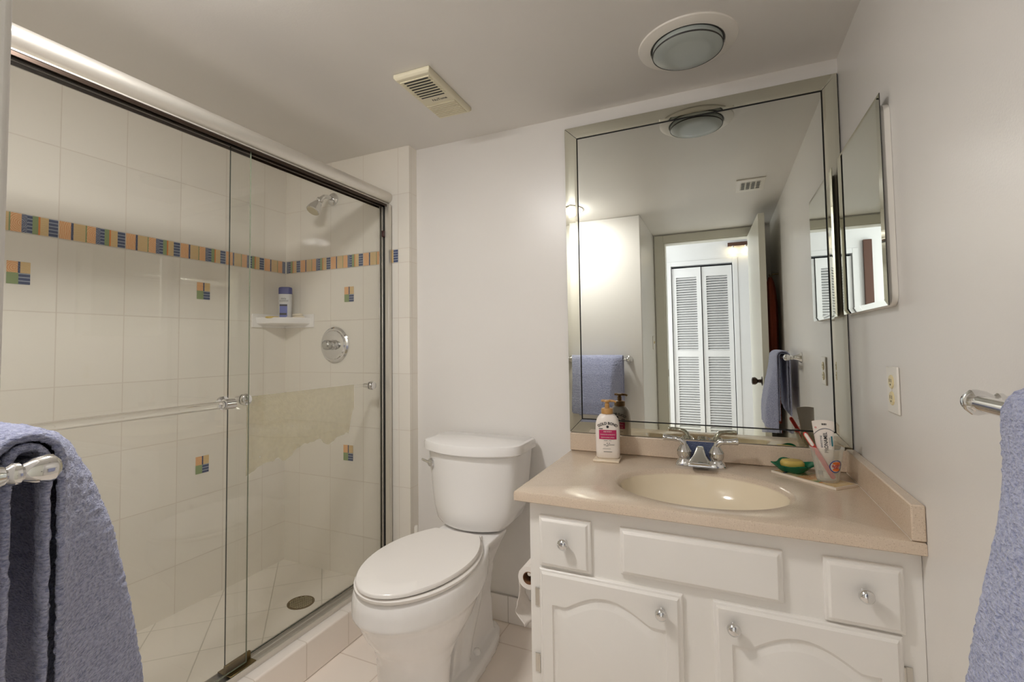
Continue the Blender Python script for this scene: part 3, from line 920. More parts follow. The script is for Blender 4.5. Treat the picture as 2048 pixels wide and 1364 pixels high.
# counter with integral basin
VT = .7463
top = thing('sink_counter', (-0.07, 1.6, VT), 'speckled beige stone counter with an oval sink and backsplash', 'counter')
TX0, TX1, TY0, TY1 = -0.559, 0.3775, 1.2996, 1.899
BX, BY, BA, BB_ = -0.070, 1.552, 0.246, 0.200
N = 96
def rect_ring(z, ins=0.0):
    pts = []
    for k in range(N):
        a = 2 * PI * k / N
        c, s = math.cos(a), math.sin(a)
        hx = (TX1 - ins - BX) if c > 0 else (BX - TX0 - ins)
        hy = (TY1 - ins - BY) if s > 0 else (BY - TY0 - ins)
        t = min(hx / abs(c) if abs(c) > 1e-9 else 1e9, hy / abs(s) if abs(s) > 1e-9 else 1e9)
        pts.append(Vector((BX + c * t, BY + s * t, z)))
    # snap the nearest ring points to the true corners
    for X in (TX0 + ins, TX1 - ins):
        for Y in (TY0 + ins, TY1 - ins):
            i = min(range(N), key=lambda q: (pts[q].x - X) ** 2 + (pts[q].y - Y) ** 2)
            pts[i] = Vector((X, Y, z))
    return pts
ctp = MB().loft([ellipse(BX, BY, BA - .018, BB_ - .018, N, VT - .016), ellipse(BX, BY, BA - .012, BB_ - .012, N, VT - .008), ellipse(BX, BY, BA - .006, BB_ - .006, N, VT - .0025), ellipse(BX, BY, BA, BB_, N, VT),
                 rect_ring(VT, .006), rect_ring(VT - .0018, .0018), rect_ring(VT - .006, 0), rect_ring(VT - .027, 0), rect_ring(VT - .0295, .003), ellipse(BX, BY, BA + .01, BB_ + .01, N, VT - .0295)], False, False)
build('countertop', ctp, M['stone'], top, smooth=40, fix=True)
bs_ = []
for f, dz in ((1.0, -.014), (.985, -.022), (.96, -.040), (.90, -.068), (.78, -.097), (.58, -.118), (.34, -.130), (.12, -.134)):
    bs_.append(ellipse(BX, BY, (BA - .017) * f, (BB_ - .017) * f, N, VT + dz))
build('basin', MB().loft(bs_, False, True), M['basin'], top, smooth=60)
build('sink_drain', MB().lathe([(.026, 0), (.026, .002), (.018, .003), (.016, .001)], (BX, BY, VT - .1335), (0, 0, 1), 28), M['chrome'], top, smooth=30)
build('backsplash', MB().box(TX0, TX1, 1.879, 1.899, VT + .0005, .8160), M['stone'], top, bevel=(.003, 2))
build('sidesplash', MB().box(.3525, TX1, TY0 - .001, 1.8785, VT + .0005, .8225), M['stone'], top, bevel=(.003, 2))
build('caulk_line', MB().tube([(.3525, TY0 + .002, VT + .001), (.3525, 1.878, VT + .001)], .0012, 6), M['caulk'], top)

# faucet
FX, FY = -0.076, 1.802
VT += .0005
fau = thing('faucet', (FX, FY, VT), 'chrome two-handle faucet behind the oval sink', 'faucet')
bp = MB().loft([[Vector((FX + p.x, FY + p.y, VT + z)) for p in rrect(w, d, 0, 8, 5)] for w, d, z in ((.080, .027, 0), (.080, .027, .006), (.074, .023, .016), (.062, .018, .022))])
build('base_plate', bp, M['chrome'], fau, smooth=35)
for s in (-1, 1):
    hx = FX + s * .051
    hb_ = MB().lathe([(.026, .006), (.022, .018), (.0175, .024), (.0195, .027), (.0235, .036), (.0235, .046), (.0245, .048), (.0225, .052), (.016, .062), (.011, .070)], (hx, FY, VT), (0, 0, 1), 28)
    h = build('handle', hb_, M['chrome'], fau, smooth=30)
    pts = [(hx, FY, VT + .066), (hx + s * .003, FY - .001, VT + .076), (hx + s * .012, FY - .003, VT + .085), (hx + s * .024, FY - .004, VT + .0875)]
    lv = MB().tube(pts, [.0105, .0105, .0095, .0085], 16)
    lv.tube([(hx + s * .024, FY - .004, VT + .0875), (hx + s * .027, FY - .004, VT + .0878), (hx + s * .060, FY - .006, VT + .0905), (hx + s * .064, FY - .006, VT + .0908), (hx + s * .068, FY - .006, VT + .091)], [.0095, .0085, .0105, .0118, .0105], 16)
    build('lever', lv, M['chrome'], h, smooth=40)
def sp_ring(y, zb, zt, wb, wt):
    return [Vector((FX - wb, y, zb)), Vector((FX + wb, y, zb)), Vector((FX + wb * .98, y, zb + (zt - zb) * .4)), Vector((FX + wt, y, zt - .003)), Vector((FX + wt * .6, y, zt)), Vector((FX - wt * .6, y, zt)), Vector((FX - wt, y, zt - .003)), Vector((FX - wb * .98, y, zb + (zt - zb) * .4))]
spm = MB().loft([sp_ring(FY + .018, VT + .006, VT + .055, .020, .014), sp_ring(FY + .008, VT + .006, VT + .066, .024, .012), sp_ring(FY - .012, VT + .008, VT + .064, .027, .012), sp_ring(FY - .045, VT + .014, VT + .050, .032, .018), sp_ring(FY - .080, VT + .020, VT + .036, .037, .030), sp_ring(FY - .092, VT + .022, VT + .029, .036, .032)])
build('spout', spm, M['chrome'], fau, smooth=35, bevel=(.002, 2, 30))

# small navy tile leaning behind the faucet
nt = build('navy_tile', MB().box(-.128, -.026, 0, .006, 0, .068, mt=Matrix.Translation((0, 1.862, VT + .0015)) @ Matrix.Rotation(math.radians(-9), 4, 'X')), M['d_speck'], loc=(-.077, 1.865, VT), bevel=(.0012, 2))
tag(nt, 'small dark navy patterned tile leaning on the backsplash behind the faucet', 'tile')

# ------------------------------------------------------------------ things on the counter
# lotion bottle on a small tile
CB = Vector((-.387, 1.772, VT))
tmt = Matrix.Translation(CB) @ Matrix.Rotation(math.radians(4), 4, 'Z')
ctile = build('coaster_tile', MB().box(-.046, .046, -.046, .046, 0, .008, mt=tmt), plain('cream_tile', (232, 218, 196), 0.2), loc=CB, bevel=(.002, 2))
tag(ctile, 'small cream tile under the lotion pump bottle', 'tile')
LB = Vector((-.385, 1.772, VT + .008))
lot = thing('lotion_bottle', LB, 'white lotion bottle with a gold pump and magenta label band', 'bottle')
lm = Matrix.Translation(LB) @ Matrix.Rotation(math.radians(12), 4, 'Z')
body = MB().loft([rrect(.036, .020, 0, 12, 3), rrect(.042, .025, .005, 12, 3), rrect(.0425, .026, .03, 12, 3), rrect(.0435, .027, .10, 12, 3), rrect(.042, .026, .125, 12, 2.8), rrect(.037, .024, .143, 12, 2.6), rrect(.028, .020, .155, 12, 2.3), rrect(.018, .016, .161, 12, 2), rrect(.017, .015, .163, 12, 2)]).move(lm)
build('bottle_body', body, M['bottle'], lot, smooth=50)
pm = MB().lathe([(.0215, .160), (.0215, .176), (.0195, .179), (.0085, .181), (.0085, .196), (.0065, .197), (.0065, .202)], (0, 0, 0), (0, 0, 1), 28)
pm.loft([rrect(.012, .011, .201, 8, 2.5), rrect(.013, .012, .205, 8, 2.5), rrect(.012, .010, .209, 8, 2.5)])
pm.tube([(.008, 0, .206), (.024, -.004, .2055), (.032, -.006, .202)], [.005, .004, .0035], 10).tube([(-.008, 0, .206), (-.020, .003, .2055)], [.005, .004], 10)
build('pump', pm.move(lm), M['gold'], lot, smooth=35)
def surf(rotated):
    def f(u, v):
        w = .0432; d = .0272
        uu = max(-.042, min(.042, u))
        y = -d * (max(0.0, 1 - abs(uu / w) ** 3)) ** (1 / 3)
        k = .965 if v < .06 else 1.0
        p = Vector((uu, y * (k if v < .012 else 1.0) - .0006, v))
        if rotated: p = Vector((-p.x, -p.y, p.z))
        return lm @ p
    return f
for back in (False, True):
    f = surf(back)
    lab = MB()
    n = 12
    for k in range(n):
        ua, ub = -.0305 + .061 * k / n, -.0305 + .061 * (k + 1) / n
        lab.add([f(ua, .071), f(ub, .071), f(ub, .104), f(ua, .104)], [(0, 1, 2, 3)], 0)
    f2 = lambda u, v, f=f: f(u, v) + (lm.to_3x3() @ Vector((0, -.0004 if not back else .0004, 0)))
    def arc(u, v):
        R = .055
        a = u / R
        return f2((R + v) * math.sin(a), .128 - R + (R + v) * math.cos(a))
    letters('GOLD BOND', .0130, arc, lab, 1, bold=.0003, squeeze=.95)
    for k in range(10):
        a, b = 2 * PI * k / 10, 2 * PI * (k + 1) / 10
        lab.add([f2(0, .1155), f2(.0046 * math.cos(a), .1155 + .0046 * math.sin(a)), f2(.0046 * math.cos(b), .1155 + .0046 * math.sin(b))], [(0, 1, 2)], 1)
    rect(lab, f2, -.031, -.017, .1070, .1095, 1)
    for j, (tx, sz) in enumerate((('AGE RENEW', .0062), ('STRENGTHEN & RESILIENCE', .0050), ('BODY & HAND LOTION', .0050))):
        letters(tx, sz, lambda u, v, j=j: f2(u, .098 - j * .0105 + v), lab, 2, squeeze=.85)
    for (z, w, h) in ((.0655, .026, .0012), (.056, .016, .0022), (.0505, .046, .0016), (.0465, .022, .0014), (.037, .036, .001), (.0255, .030, .0018)):
        m_ = max(3, int(w / .004))
        for k in range(m_):
            if random.random() < .15: continue
            ua = -w / 2 + w * k / m_
            rect(lab, f2, ua, ua + w / m_ * .8, z, z + h, 1)
    build('label', lab, [M['magenta'], M['ink'], M['bottle']], lot, fix=False)

# long patterned tile carrying soap dish and cup
LT = Vector((.242, 1.756, VT))
lrot = Matrix.Translation(LT) @ Matrix.Rotation(math.radians(-45.5), 4, 'Z')
lt_ = MB().box(-.105, .105, -.046, .046, 0, .007, 0, mt=lrot)
tp = lambda u, v: lrot @ Vector((u, v, .0074))
for k, s, e in SEQ:
    a = -.101 + .202 * s; b = -.101 + .202 * e
    lt_.add([tp(a, -.042), tp(b, -.042), tp(b, .042), tp(a, .042)], [(0, 1, 2, 3)], 1 + DM.index({'d_navy': 'd_orange', 'd_navy2': 'd_tan'}.get(k, k)))
ltile = build('tray_tile', lt_, [plain('tile_edge', (236, 224, 208), 0.25)] + DMATS, loc=LT)
tag(ltile, 'long patterned tile in the counter corner under the cup and green dish', 'tile')
# green glass dish
GD = Vector((.197, 1.800, VT + .0075))
def dish_ring(r, z, lift, n=48, th=0.0):
    pts = []
    for k in range(n):
        a = 2 * PI * k / n + math.radians(18)
        q = abs(math.cos(2 * (a - math.radians(18))))
        rr = r * (.78 + .22 * q ** 2)
        pts.append(GD + Vector((rr * math.cos(a), rr * math.sin(a), z + lift * q ** 3)))
    return pts
ds = MB().loft([dish_ring(.022, 0, 0), dish_ring(.034, .001, 0), dish_ring(.044, .008, .001), dish_ring(.058, .018, .004), dish_ring(.066, .022, .007), dish_ring(.064, .0245, .007), dish_ring(.055, .020, .004), dish_ring(.040, .011, .001), dish_ring(.028, .005, 0)])
dish = build('soap_dish', ds, M['green'], loc=GD, smooth=60)
tag(dish, 'green glass soap dish with pointed corners on the patterned tile', 'soap dish')
sp = soap('sponge_soap', tuple(GD + Vector((-.002, .002, .0125))), .033, .024, .024, 8, M['soapy'], 'yellow soap lying in the green glass dish')

# cup with toothpaste and toothbrush
CU = Vector((.276, 1.722, VT + .0075))
cup = thing('plastic_cup', CU, 'clear frosted plastic cup with a round printed emblem beside the mirror', 'cup')
cprof = [(.026, 0), (.028, .002), (.030, .012), (.0295, .016), (.0405, .090), (.044, .096), (.0445, .100), (.0435, .1005), (.0395, .091), (.0285, .017), (.027, .006)]
build('cup_body', MB().lathe(cprof, CU, (0, 0, 1), 48, True, True), M['frost'], cup, smooth=40)
def cone(u, v, off=.0006):
    """u = angle offset in metres around, v height"""
    r = .0295 + (v - .016) * .011 / .074 + off
    a = math.radians(-62) + u / .036
    return CU + Vector((r * math.cos(a), r * math.sin(a), v))
em = MB()
def disc(mb, cu_, cv_, r, mi, off, ry=None, n=28, r0=0.0):
    ry = ry or r
    for k in range(n):
        a, b = 2 * PI * k / n, 2 * PI * (k + 1) / n
        P = lambda q, rr, ry_: cone(cu_ + rr * math.cos(q), cv_ + ry_ * math.sin(q), off)
        k0 = r0 / r
        mb.add([P(a, r0, ry * k0), P(a, r, ry), P(b, r, ry), P(b, r0, ry * k0)], [(0, 1, 2, 3)], mi)
disc(em, 0, .050, .0185, 0, .0006)
disc(em, 0, .050, .0185, 1, .0010, r0=.0160)
disc(em, .001, .0595, .0115, 2, .0012, .0045)
disc(em, .001, .0405, .0115, 2, .0012, .0045)
letters('BURGER', .0085, lambda u, v: cone(u + .001, v + .0525 + u * .12, .0014), em, 3, bold=.0003, squeeze=.80)
letters('KING', .0085, lambda u, v: cone(u + .001, v + .0465 + u * .12, .0014), em, 3, bold=.0003, squeeze=.80)
build('emblem', em, [M['white'], M['blueink'], M['orange'], M['redink']], cup, fix=False)

# toothpaste tube, crimp up
TBp = Vector((.279, 1.734, VT + .0145))
tt = thing('toothpaste_tube', TBp, 'white toothpaste tube standing crimp-up in the frosted cup', 'toothpaste')
tmx = Matrix.Translation(TBp) @ Matrix.Rotation(math.radians(-8), 4, 'Z') @ Matrix.Rotation(math.radians(-3), 4, 'Y') @ Matrix.Rotation(math.radians(3), 4, 'X')
tube_ = []
for z, w, d in ((.020, .012, .012), (.026, .017, .016), (.045, .019, .015), (.09, .0225, .011), (.135, .0255, .005), (.156, .027, .0016), (.168, .0275, .0012)):
    tube_.append([tmx @ (p + Vector((0, 0, (.004 * (1 - (p.x / .0275) ** 2)) if z > .16 else 0))) for p in rrect(w, d, z, 10, 2.6)])
build('tube_body', MB().loft(tube_), M['bottle'], tt, smooth=40)
build('tube_cap', MB().lathe([(.011, 0), (.012, .002), (.012, .018), (.010, .0195)], (0, 0, 0), (0, 0, 1), 20).move(tmx), M['white'], tt, smooth=40)
def tf(u, v):
    d = .011 + (.005 - .011) * (v - .09) / .045 if v < .135 else (.005 + (.0016 - .005) * (v - .135) / .021 if v < .156 else .0016)
    w = .0255
    return tmx @ Vector((u, -d * (max(0, 1 - abs(u / .0275) ** 2.6)) ** (1 / 2.6) - .0009, v))
tl_ = MB()
for k in range(8):
    rect(tl_, tf, -.0035 + k * .0016, -.0035 + k * .0016 + (.0011 if k % 3 else .0006), .157, .1625, 0)
n = 20
for k in range(n):
    ua, ub = -.026 + .052 * k / n, -.026 + .052 * (k + 1) / n
    g_ = lambda u: .1325 + .014 * (1 - ((u - .004) / .026) ** 2)
    tl_.add([tf(ua, g_(ua)), tf(ub, g_(ub)), tf(ub, g_(ub) + .0016), tf(ua, g_(ua) + .0016)], [(0, 1, 2, 3)], 1)
for k in range(12):
    a, b = 2 * PI * k / 12, 2 * PI * (k + 1) / 12
    P = lambda q, r: tf(-.019 + r * math.cos(q), .150 + r * math.sin(q))
    tl_.add([P(a, .0016), P(a, .0026), P(b, .0026), P(b, .0016)], [(0, 1, 2, 3)], 4)
vert = lambda u0_, v0_: (lambda u, v: tf(u0_ - v, v0_ + u))
letters('PRONAMEL', .0135, vert(.0035, .1065), tl_, 0, bold=.0002, squeeze=.86)
letters('SENSODYNE', .0070, vert(-.0075, .109), tl_, 1, squeeze=.9)
letters('toothpaste', .0058, vert(.0125, .110), tl_, 3, squeeze=.9)
rect(tl_, tf, .0165, .0205, .096, .125, 2)
build('label', tl_, [M['ink'], plain('tube_navy', (52, 66, 92), .4), M['teal'], M['greyink'], M['redink']], tt, fix=False)

# toothbrush
b0 = Vector((.289, 1.704, VT + .019)); b1 = Vector((.2215, 1.728, VT + .146))
tbm = thing('toothbrush', b0, 'red and white toothbrush leaning in the frosted cup', 'toothbrush')
d = (b1 - b0).normalized(); L = (b1 - b0).length
sx = d.cross(Vector((0, 1, 0))).normalized(); sy = d.cross(sx).normalized()
if sy.y > 0: sy = -sy
def bar(mb, w, t, o0, l0, l1, mi=0):
    rings = []
    for l, k in ((l0, .6), (l0 + .004, 1), (l1 - .006, 1), (l1, .55)):
        rings.append([b0 + d * l + sx * (w * k * c) + sy * (o0 + t * s) for c, s in ((-1, 0), (-.6, 1), (.6, 1), (1, 0), (.6, -1), (-.6, -1))])
    mb.loft(rings, mi=mi)
hb2 = MB(); bar(hb2, .0065, .0035, -.001, 0, L)
build('handle', hb2, M['red'], tbm, smooth=50)
gp = MB(); bar(gp, .0048, .003, .003, L * .70, L - .003)
build('grip', gp, M['bottle'], tbm, smooth=50)

# ------------------------------------------------------------------ mirror over the vanity
MX0, MX1, MZ0, MZ1 = -0.562, 0.3765, 0.8175, 2.058
IX0, IX1, IZ0, IZ1 = -0.512, 0.331, 0.870, 2.0095
mir = thing('wall_mirror', (-0.09, YB, 0.82), 'large wall mirror framed with narrow mirror strips above the vanity', 'mirror')
build('backing', MB().box(MX0, MX1, YB - .004, YB - .0005, MZ0, MZ1), M['black'], mir)
build('mirror_pane', MB().box(IX0 + .0040, IX1 - .0040, YB - .009, YB - .0045, IZ0 + .0036, IZ1 - .0048), M['mirror'], mir)
def strip(p0, p1, q0, q1):
    """outer edge p0-p1, inner edge q0-q1 in (x, z); faceted cross-section"""
    mb = MB()
    def L_(t, y):
        a = (p0[0] + (q0[0] - p0[0]) * t, p0[1] + (q0[1] - p0[1]) * t)
        b = (p1[0] + (q1[0] - p1[0]) * t, p1[1] + (q1[1] - p1[1]) * t)
        return Vector((a[0], y, a[1])), Vector((b[0], y, b[1]))
    rows = [L_(0.0, YB - .0045), L_(0.0, YB - .0098), L_(.28, YB - .0105), L_(.80, YB - .0105), L_(.985, YB - .0101), L_(.985, YB - .0045)]
    vs = [p for r in rows for p in r]; n = len(rows)
    fs = [(2 * i, 2 * i + 1, 2 * i + 3, 2 * i + 2) for i in range(n - 1)] + [(2 * (n - 1), 2 * n - 1, 1, 0), tuple(range(0, 2 * n, 2)), tuple(range(2 * n - 1, 0, -2))]
    mb.add(vs, fs)
    return mb
g = .0012
build('frame_strip', strip((MX0, MZ0 + g), (MX0, MZ1 - g), (IX0, IZ0 + g), (IX0, IZ1 - g)), M['bevelmirror'], mir)
build('frame_strip', strip((MX1 - .003, MZ0 + g), (MX1 - .003, MZ1 - g), (IX1, IZ0 + g), (IX1, IZ1 - g)), M['bevelmirror'], mir)
build('frame_strip', strip((MX0 + g, MZ0), (MX1 - g, MZ0), (IX0 + g, IZ0), (IX1 - g, IZ0)), M['bevelmirror'], mir)
build('frame_strip', strip((MX0 + g, MZ1), (MX1 - g, MZ1), (IX0 + g, IZ1), (IX1 - g, IZ1)), M['bevelmirror'], mir)

# medicine cabinet on the right wall
med = thing('medicine_cabinet', (XR, 1.62, 1.25), 'white medicine cabinet with a frameless mirror door on the right wall', 'medicine cabinet')
def yz_round(x, y0_, y1_, z0_, z1_, r, n=6):
    pts = []
    for (cy, cz, a0) in ((y1_ - r, z1_ - r, 0), (y0_ + r, z1_ - r, PI / 2), (y0_ + r, z0_ + r, PI), (y1_ - r, z0_ + r, 1.5 * PI)):
        for k in range(n + 1):
            a = a0 + PI / 2 * k / n
            pts.append(Vector((x, cy + r * math.cos(a), cz + r * math.sin(a))))
    return pts
build('cabinet_body', MB().loft([yz_round(XR - .0005, 1.402, 1.840, 1.250, 1.738, .03), yz_round(XR - .012, 1.402, 1.840, 1.250, 1.738, .03), yz_round(XR - .019, 1.408, 1.834, 1.256, 1.732, .028)]), M['white'], med, smooth=40)
def yz(x, i, y0_=1.398, y1_=1.842, z0_=1.2515, z1_=1.757):
    return [Vector((x, y0_ + i, z0_ + i)), Vector((x, y1_ - i, z0_ + i)), Vector((x, y1_ - i, z1_ - i)), Vector((x, y0_ + i, z1_ - i))]
build('mirror_door', MB().loft([yz(XR - .0195, 0), yz(XR - .0215, 0), yz(XR - .0250, .014)]), M['mirror'], med)
build('door_edge', MB().box(XR - .0213, XR - .0197, 1.3965, 1.3980, 1.2515, 1.757), M['darkgrey'], med)

# outlet on the right wall
out = thing('wall_outlet', (XR, 1.462, 1.048), 'white duplex wall outlet between the mirror and the towel bar on the right', 'outlet')
build('cover_plate', MB().box(XR - .006, XR - .0003, 1.421, 1.503, .992, 1.106), M['white'], out, bevel=(.003, 2))
for dz in (-.020, .020):
    rc = build('receptacle', MB().lathe([(.0165, 0), (.0165, .002), (.0155, .003)], (XR - .0058, 1.462, 1.049 + dz), (-1, 0, 0), 24), M['ivory'], out)
    sl_ = MB()
    for dy in (-.0060, .0060): sl_.box(XR - .0092, XR - .0087, 1.462 + dy - .001, 1.462 + dy + .001, 1.049 + dz - .001, 1.049 + dz + .007)
    sl_.box(XR - .0092, XR - .0087, 1.4595, 1.4645, 1.049 + dz - .009, 1.049 + dz - .005)
    build('slots', sl_, M['darkgrey'], rc)
build('screw', MB().lathe([(.003, 0), (.002, .001)], (XR - .006, 1.462, 1.049), (-1, 0, 0), 12), M['satin'], out)

# light switch on the return of the wall stub
swt = thing('light_switch', (XS, -.42, 1.17), 'white light switch plate on the short wall beside the doorway', 'switch')
build('cover_plate', MB().box(XS + .0003, XS + .006, -.455, -.385, 1.115, 1.230), M['white'], swt, bevel=(.003, 2))
build('toggle', MB().box(XS + .006, XS + .014, -.424, -.416, 1.165, 1.185), M['ivory'], swt)

# ------------------------------------------------------------------ ceiling fittings
def ceiling_light(x, y, lit, label, dr=.055):
    o = thing('ceiling_light', (x, y, H), label, 'ceiling light', None)
    build('trim_ring', MB().lathe([(.147, 0), (.145, .004), (.132, .008), (.110, .009), (.108, .004), (.104, .0)], (x, y, H), (0, 0, -1), 64, False, False), M['white'], o, smooth=40)
    build('lens', MB().lathe([(.102, -.001), (.104, .020), (.103, .025), (.098, .0285), (.060, .031), (.0005, .032)], (x, y, H), (0, 0, -1), 64, False, False), M['lens_lit'] if lit else M['lens'], o, smooth=40)
    if not lit:
        build('lens_rim', MB().lathe([(.1040, .0215), (.1052, .0235), (.1044, .0260), (.1030, .0262)], (x, y, H), (0, 0, -1), 64, False, False), M['darkgrey'], o)
        build('lens_gap_shade', MB().lathe([(.1075, .0075), (.1025, .0075)], (x, y, H), (0, 0, -1), 64, False, False), M['darkgrey'], o)  # flat dark ring, paints the shade between lens and trim
    return o
ceiling_light(-.070, 1.595, False, 'unlit round recessed ceiling light with grey lens above the vanity mirror')
ceiling_light(-.99, .54, True, 'lit round recessed ceiling light near the blue towel, seen in the mirror edge')

# exhaust fan grille
fan = thing('vent_fan', (-.94, 1.49, H), 'almond plastic exhaust fan grille on the ceiling above the toilet', 'vent')
VX, VY = -.938, 1.490
vm = Matrix.Translation((VX, VY, H)) @ Matrix.Rotation(math.radians(1.5), 4, 'Z')
cv = MB()
def vring(w, l0, l1, z): return [vm @ Vector((-w, l0, z)), vm @ Vector((w, l0, z)), vm @ Vector((w, l1, z)), vm @ Vector((-w, l1, z))]
cv.loft([vring(.072, -.160, .160, -.0005), vring(.072, -.160, .160, -.012), vring(.066, -.153, .153, -.020)])
build('fan_cover', cv, M['almond'], fan, bevel=(.002, 2))
st_ = MB()
for k in range(8):
    y = -.128 + k * .016
    st_.box(-.048, .048, y - .0046, y + .0046, -.0210, -.0200, mt=vm)
build('dark_slots', st_, M['black'], fan)
for ys, hw_, th, zt in (([.045 + k * .0115 for k in range(9)], .060, .0035, -.0240), ([-.136 + k * .016 for k in range(8)], .058, .0020, -.0230)):
    for y in ys:
        build('rib', MB().box(-hw_, hw_, y - th, y + th, zt, -.0195, mt=vm), M['almond'], fan)
tx = MB()
letters('NuTone', .020, lambda u, v: vm @ Vector((u * .9 + .012, .014 - v, -.0206)), tx, 0, bold=.0003)
build('screw', MB().box(-.002, .002, .136, .140, -.0208, -.0200, mt=vm), M['black'], fan)
build('lettering', tx, M['darkgrey'], fan, fix=False)

# air register in the ceiling (seen in the mirror)
reg = thing('air_register', (.185, .565, H), 'white air register with dark slots in the ceiling, seen in the mirror', 'vent')
build('register_frame', MB().box(.108, .262, .445, .690, H - .008, H - .0005), M['white'], reg, bevel=(.003, 2))
rs = MB()
for k in range(4):
    x = .146 + k * .027
    rs.box(x - .009, x + .009, .490, .640, H - .0088, H - .0078)
build('register_slots', rs, M['black'], reg)
rv = MB()
for k in range(5): rv.box(.130, .242, .500 + k * .032, .506 + k * .032, H - .0105, H - .0085)
build('register_vanes', rv, M['white'], reg)

# ------------------------------------------------------------------ towel bars and towels
def post(wall_pt, tip, base_r=.026, k=1.0):
    a, b = Vector(wall_pt), Vector(tip)
    d_ = (b - a).normalized(); L_ = (b - a).length
    return MB().lathe([(base_r, 0), (base_r, .004), (base_r * .86, .009), (.015, .020), (.0105, .034), (.0095 * k, L_ - .030), (.013 * k, L_ - .026), (.013 * k, L_ - .021), (.010 * k, L_ - .018), (.015 * k, L_ - .010), (.0175 * k, L_), (.0165 * k, L_ + .006 * k), (.010 * k, L_ + .0125 * k), (.002, L_ + .0145 * k)], a, d_, 28)
bl = thing('towel_bar', (-.612, YS, 1.053), 'chrome towel bar at the left edge with thick folded towel over it', 'towel bar')
for x in (-.612, -1.24):
    build('post', post((x, YS, 1.053), (x, .247, 1.053), k=.8), M['chrome'], bl, smooth=35)
build('bar', MB().tube([(-.620, .247, 1.053), (-1.232, .247, 1.053)], .0085, 16), M['chrome'], bl, smooth=40)
br = thing('towel_bar', (XR, .6, 1.085), 'chrome towel bar on the right wall below the outlet height, towel at the far end', 'towel bar')
for y in (.858, .33):
    build('post', post((XR, y, 1.085), (.3085, y, 1.085), .028), M['chrome'], br, smooth=35)
build('bar', MB().tube([(.3085, .862, 1.085), (.3085, .325, 1.085)], .0105, 20), M['chrome'], br, smooth=40)
build('end_cap', MB().lathe([(.0125, -.006), (.0145, -.004), (.0145, .004), (.0125, .008), (.002, .011)], (.3085, .862, 1.085), (0, 1, 0), 24), M['chrome'], br, smooth=40)

def sheet(path, width_pts, off, th, seed):
    """thick cloth: path(t)->(a, z) in the drape plane with outward normal, width coordinate w; off(w, t)->outward push"""
    n_t, n_w = len(path), len(width_pts)
    mb = MB(); vs = []
    for side in (0, 1):
        for i in range(n_t):
            a, z, na, nz_ = path[i]
            for j in range(n_w):
                w = width_pts[j]
                edge = min(j, n_w - 1 - j, i, n_t - 1 - i)
                rnd = th / 2 * min(1.0, .45 + edge * .3)
                o = off(w, i / (n_t - 1), a, z)
                s = rnd if side == 0 else -rnd
                ns = .0014 * noise.noise(Vector((a * 330 + seed, w * 330, z * 330))) + .0016 * noise.noise(Vector((a * 120 + seed, w * 90, z * 150)))
                vs.append((w, a + na * (s + ns) + o, z + nz_ * (s + ns)))
    fs = []
    S = n_t * n_w
    for i in range(n_t - 1):
        for j in range(n_w - 1):
            p = i * n_w + j
            fs.append((p, p + 1, p + n_w + 1, p + n_w)); fs.append((S + p, S + p + n_w, S + p + n_w + 1, S + p + 1))
    for i in range(n_t - 1):
        for j in (0, n_w - 1):
            p = i * n_w + j
            fs.append((p, p + n_w, S + p + n_w, S + p))
    for j in range(n_w - 1):
        for i in (0, n_t - 1):
            p = i * n_w + j
            fs.append((p, S + p, S + p + 1, p + 1))
    return vs, fs
def drape(ac, zc, r, zb_back, zb_front, step):
    """(a, z, normal) along the cloth: up the back, over the bar, down the front (+a)"""
    pts = []
    n = max(3, int((zc - zb_back) / step))
    for k in range(n): pts.append((ac - r, zb_back + (zc - zb_back) * k / n, -1, 0))
    m = max(6, int(PI * r / step * 1.4))
    for k in range(m + 1):
        a = PI - PI * k / m
        pts.append((ac + r * math.cos(a), zc + r * math.sin(a), math.cos(a), math.sin(a)))
    n = max(3, int((zc - zb_front) / step))
    for k in range(1, n + 1): pts.append((ac + r, zc - (zc - zb_front) * k / n, 1, 0))
    return pts
def lerp_tab(tab, z):
    for (z0_, v0_), (z1_, v1_) in zip(tab, tab[1:]):
        if z0_ >= z >= z1_: return v0_ + (v1_ - v0_) * (z0_ - z) / (z0_ - z1_)
    return tab[0][1] if z > tab[0][0] else tab[-1][1]
TAB = [(1.10, .0), (1.085, .012), (1.06, .030), (1.02, .052), (.95, .078), (.85, .10), (.75, .118), (.60, .13)]
ws = [-.645 - .0024 * k for k in range(70)] + [-.813 - .012 * k for k in range(1, 31)]
def off_out(w, t, a, z):
    u = -.645 - w
    if a < .248: return -.004 * math.sin(u * 20) * (1.05 - z)
    A = lerp_tab(TAB, z)
    return A * (sstep(-.004, .075, u) ** 1.0) * (1 - .35 * sstep(.12, .40, u)) + .006 * math.sin(u * 38 + z * 4) * sstep(.03, .10, u) * (1.08 - z)
def off_in(w, t, a, z):
    u = -.645 - w
    if a < .248: return .0
    A = lerp_tab(TAB, z)
    return .8 * A * (sstep(.012, .09, u)) * (1 - .35 * sstep(.12, .40, u))
TLm = M['towel']
lt_root = thing('towel', (-.9, .25, .7), 'blue grey towel folded over the bar in the left foreground', 'towel')
v1, f1 = sheet(drape(.247, 1.054, .0275, .69, .665, .0026), ws, off_out, .0095, 1.0)
build('outer_fold', MB().add(v1, f1), TLm, lt_root, smooth=80)
v2, f2_ = sheet(drape(.247, 1.054, .0160, .71, .68, .0045), ws, off_in, .0085, 9.0)
build('inner_fold', MB().add(v2, f2_), TLm, lt_root, smooth=80)

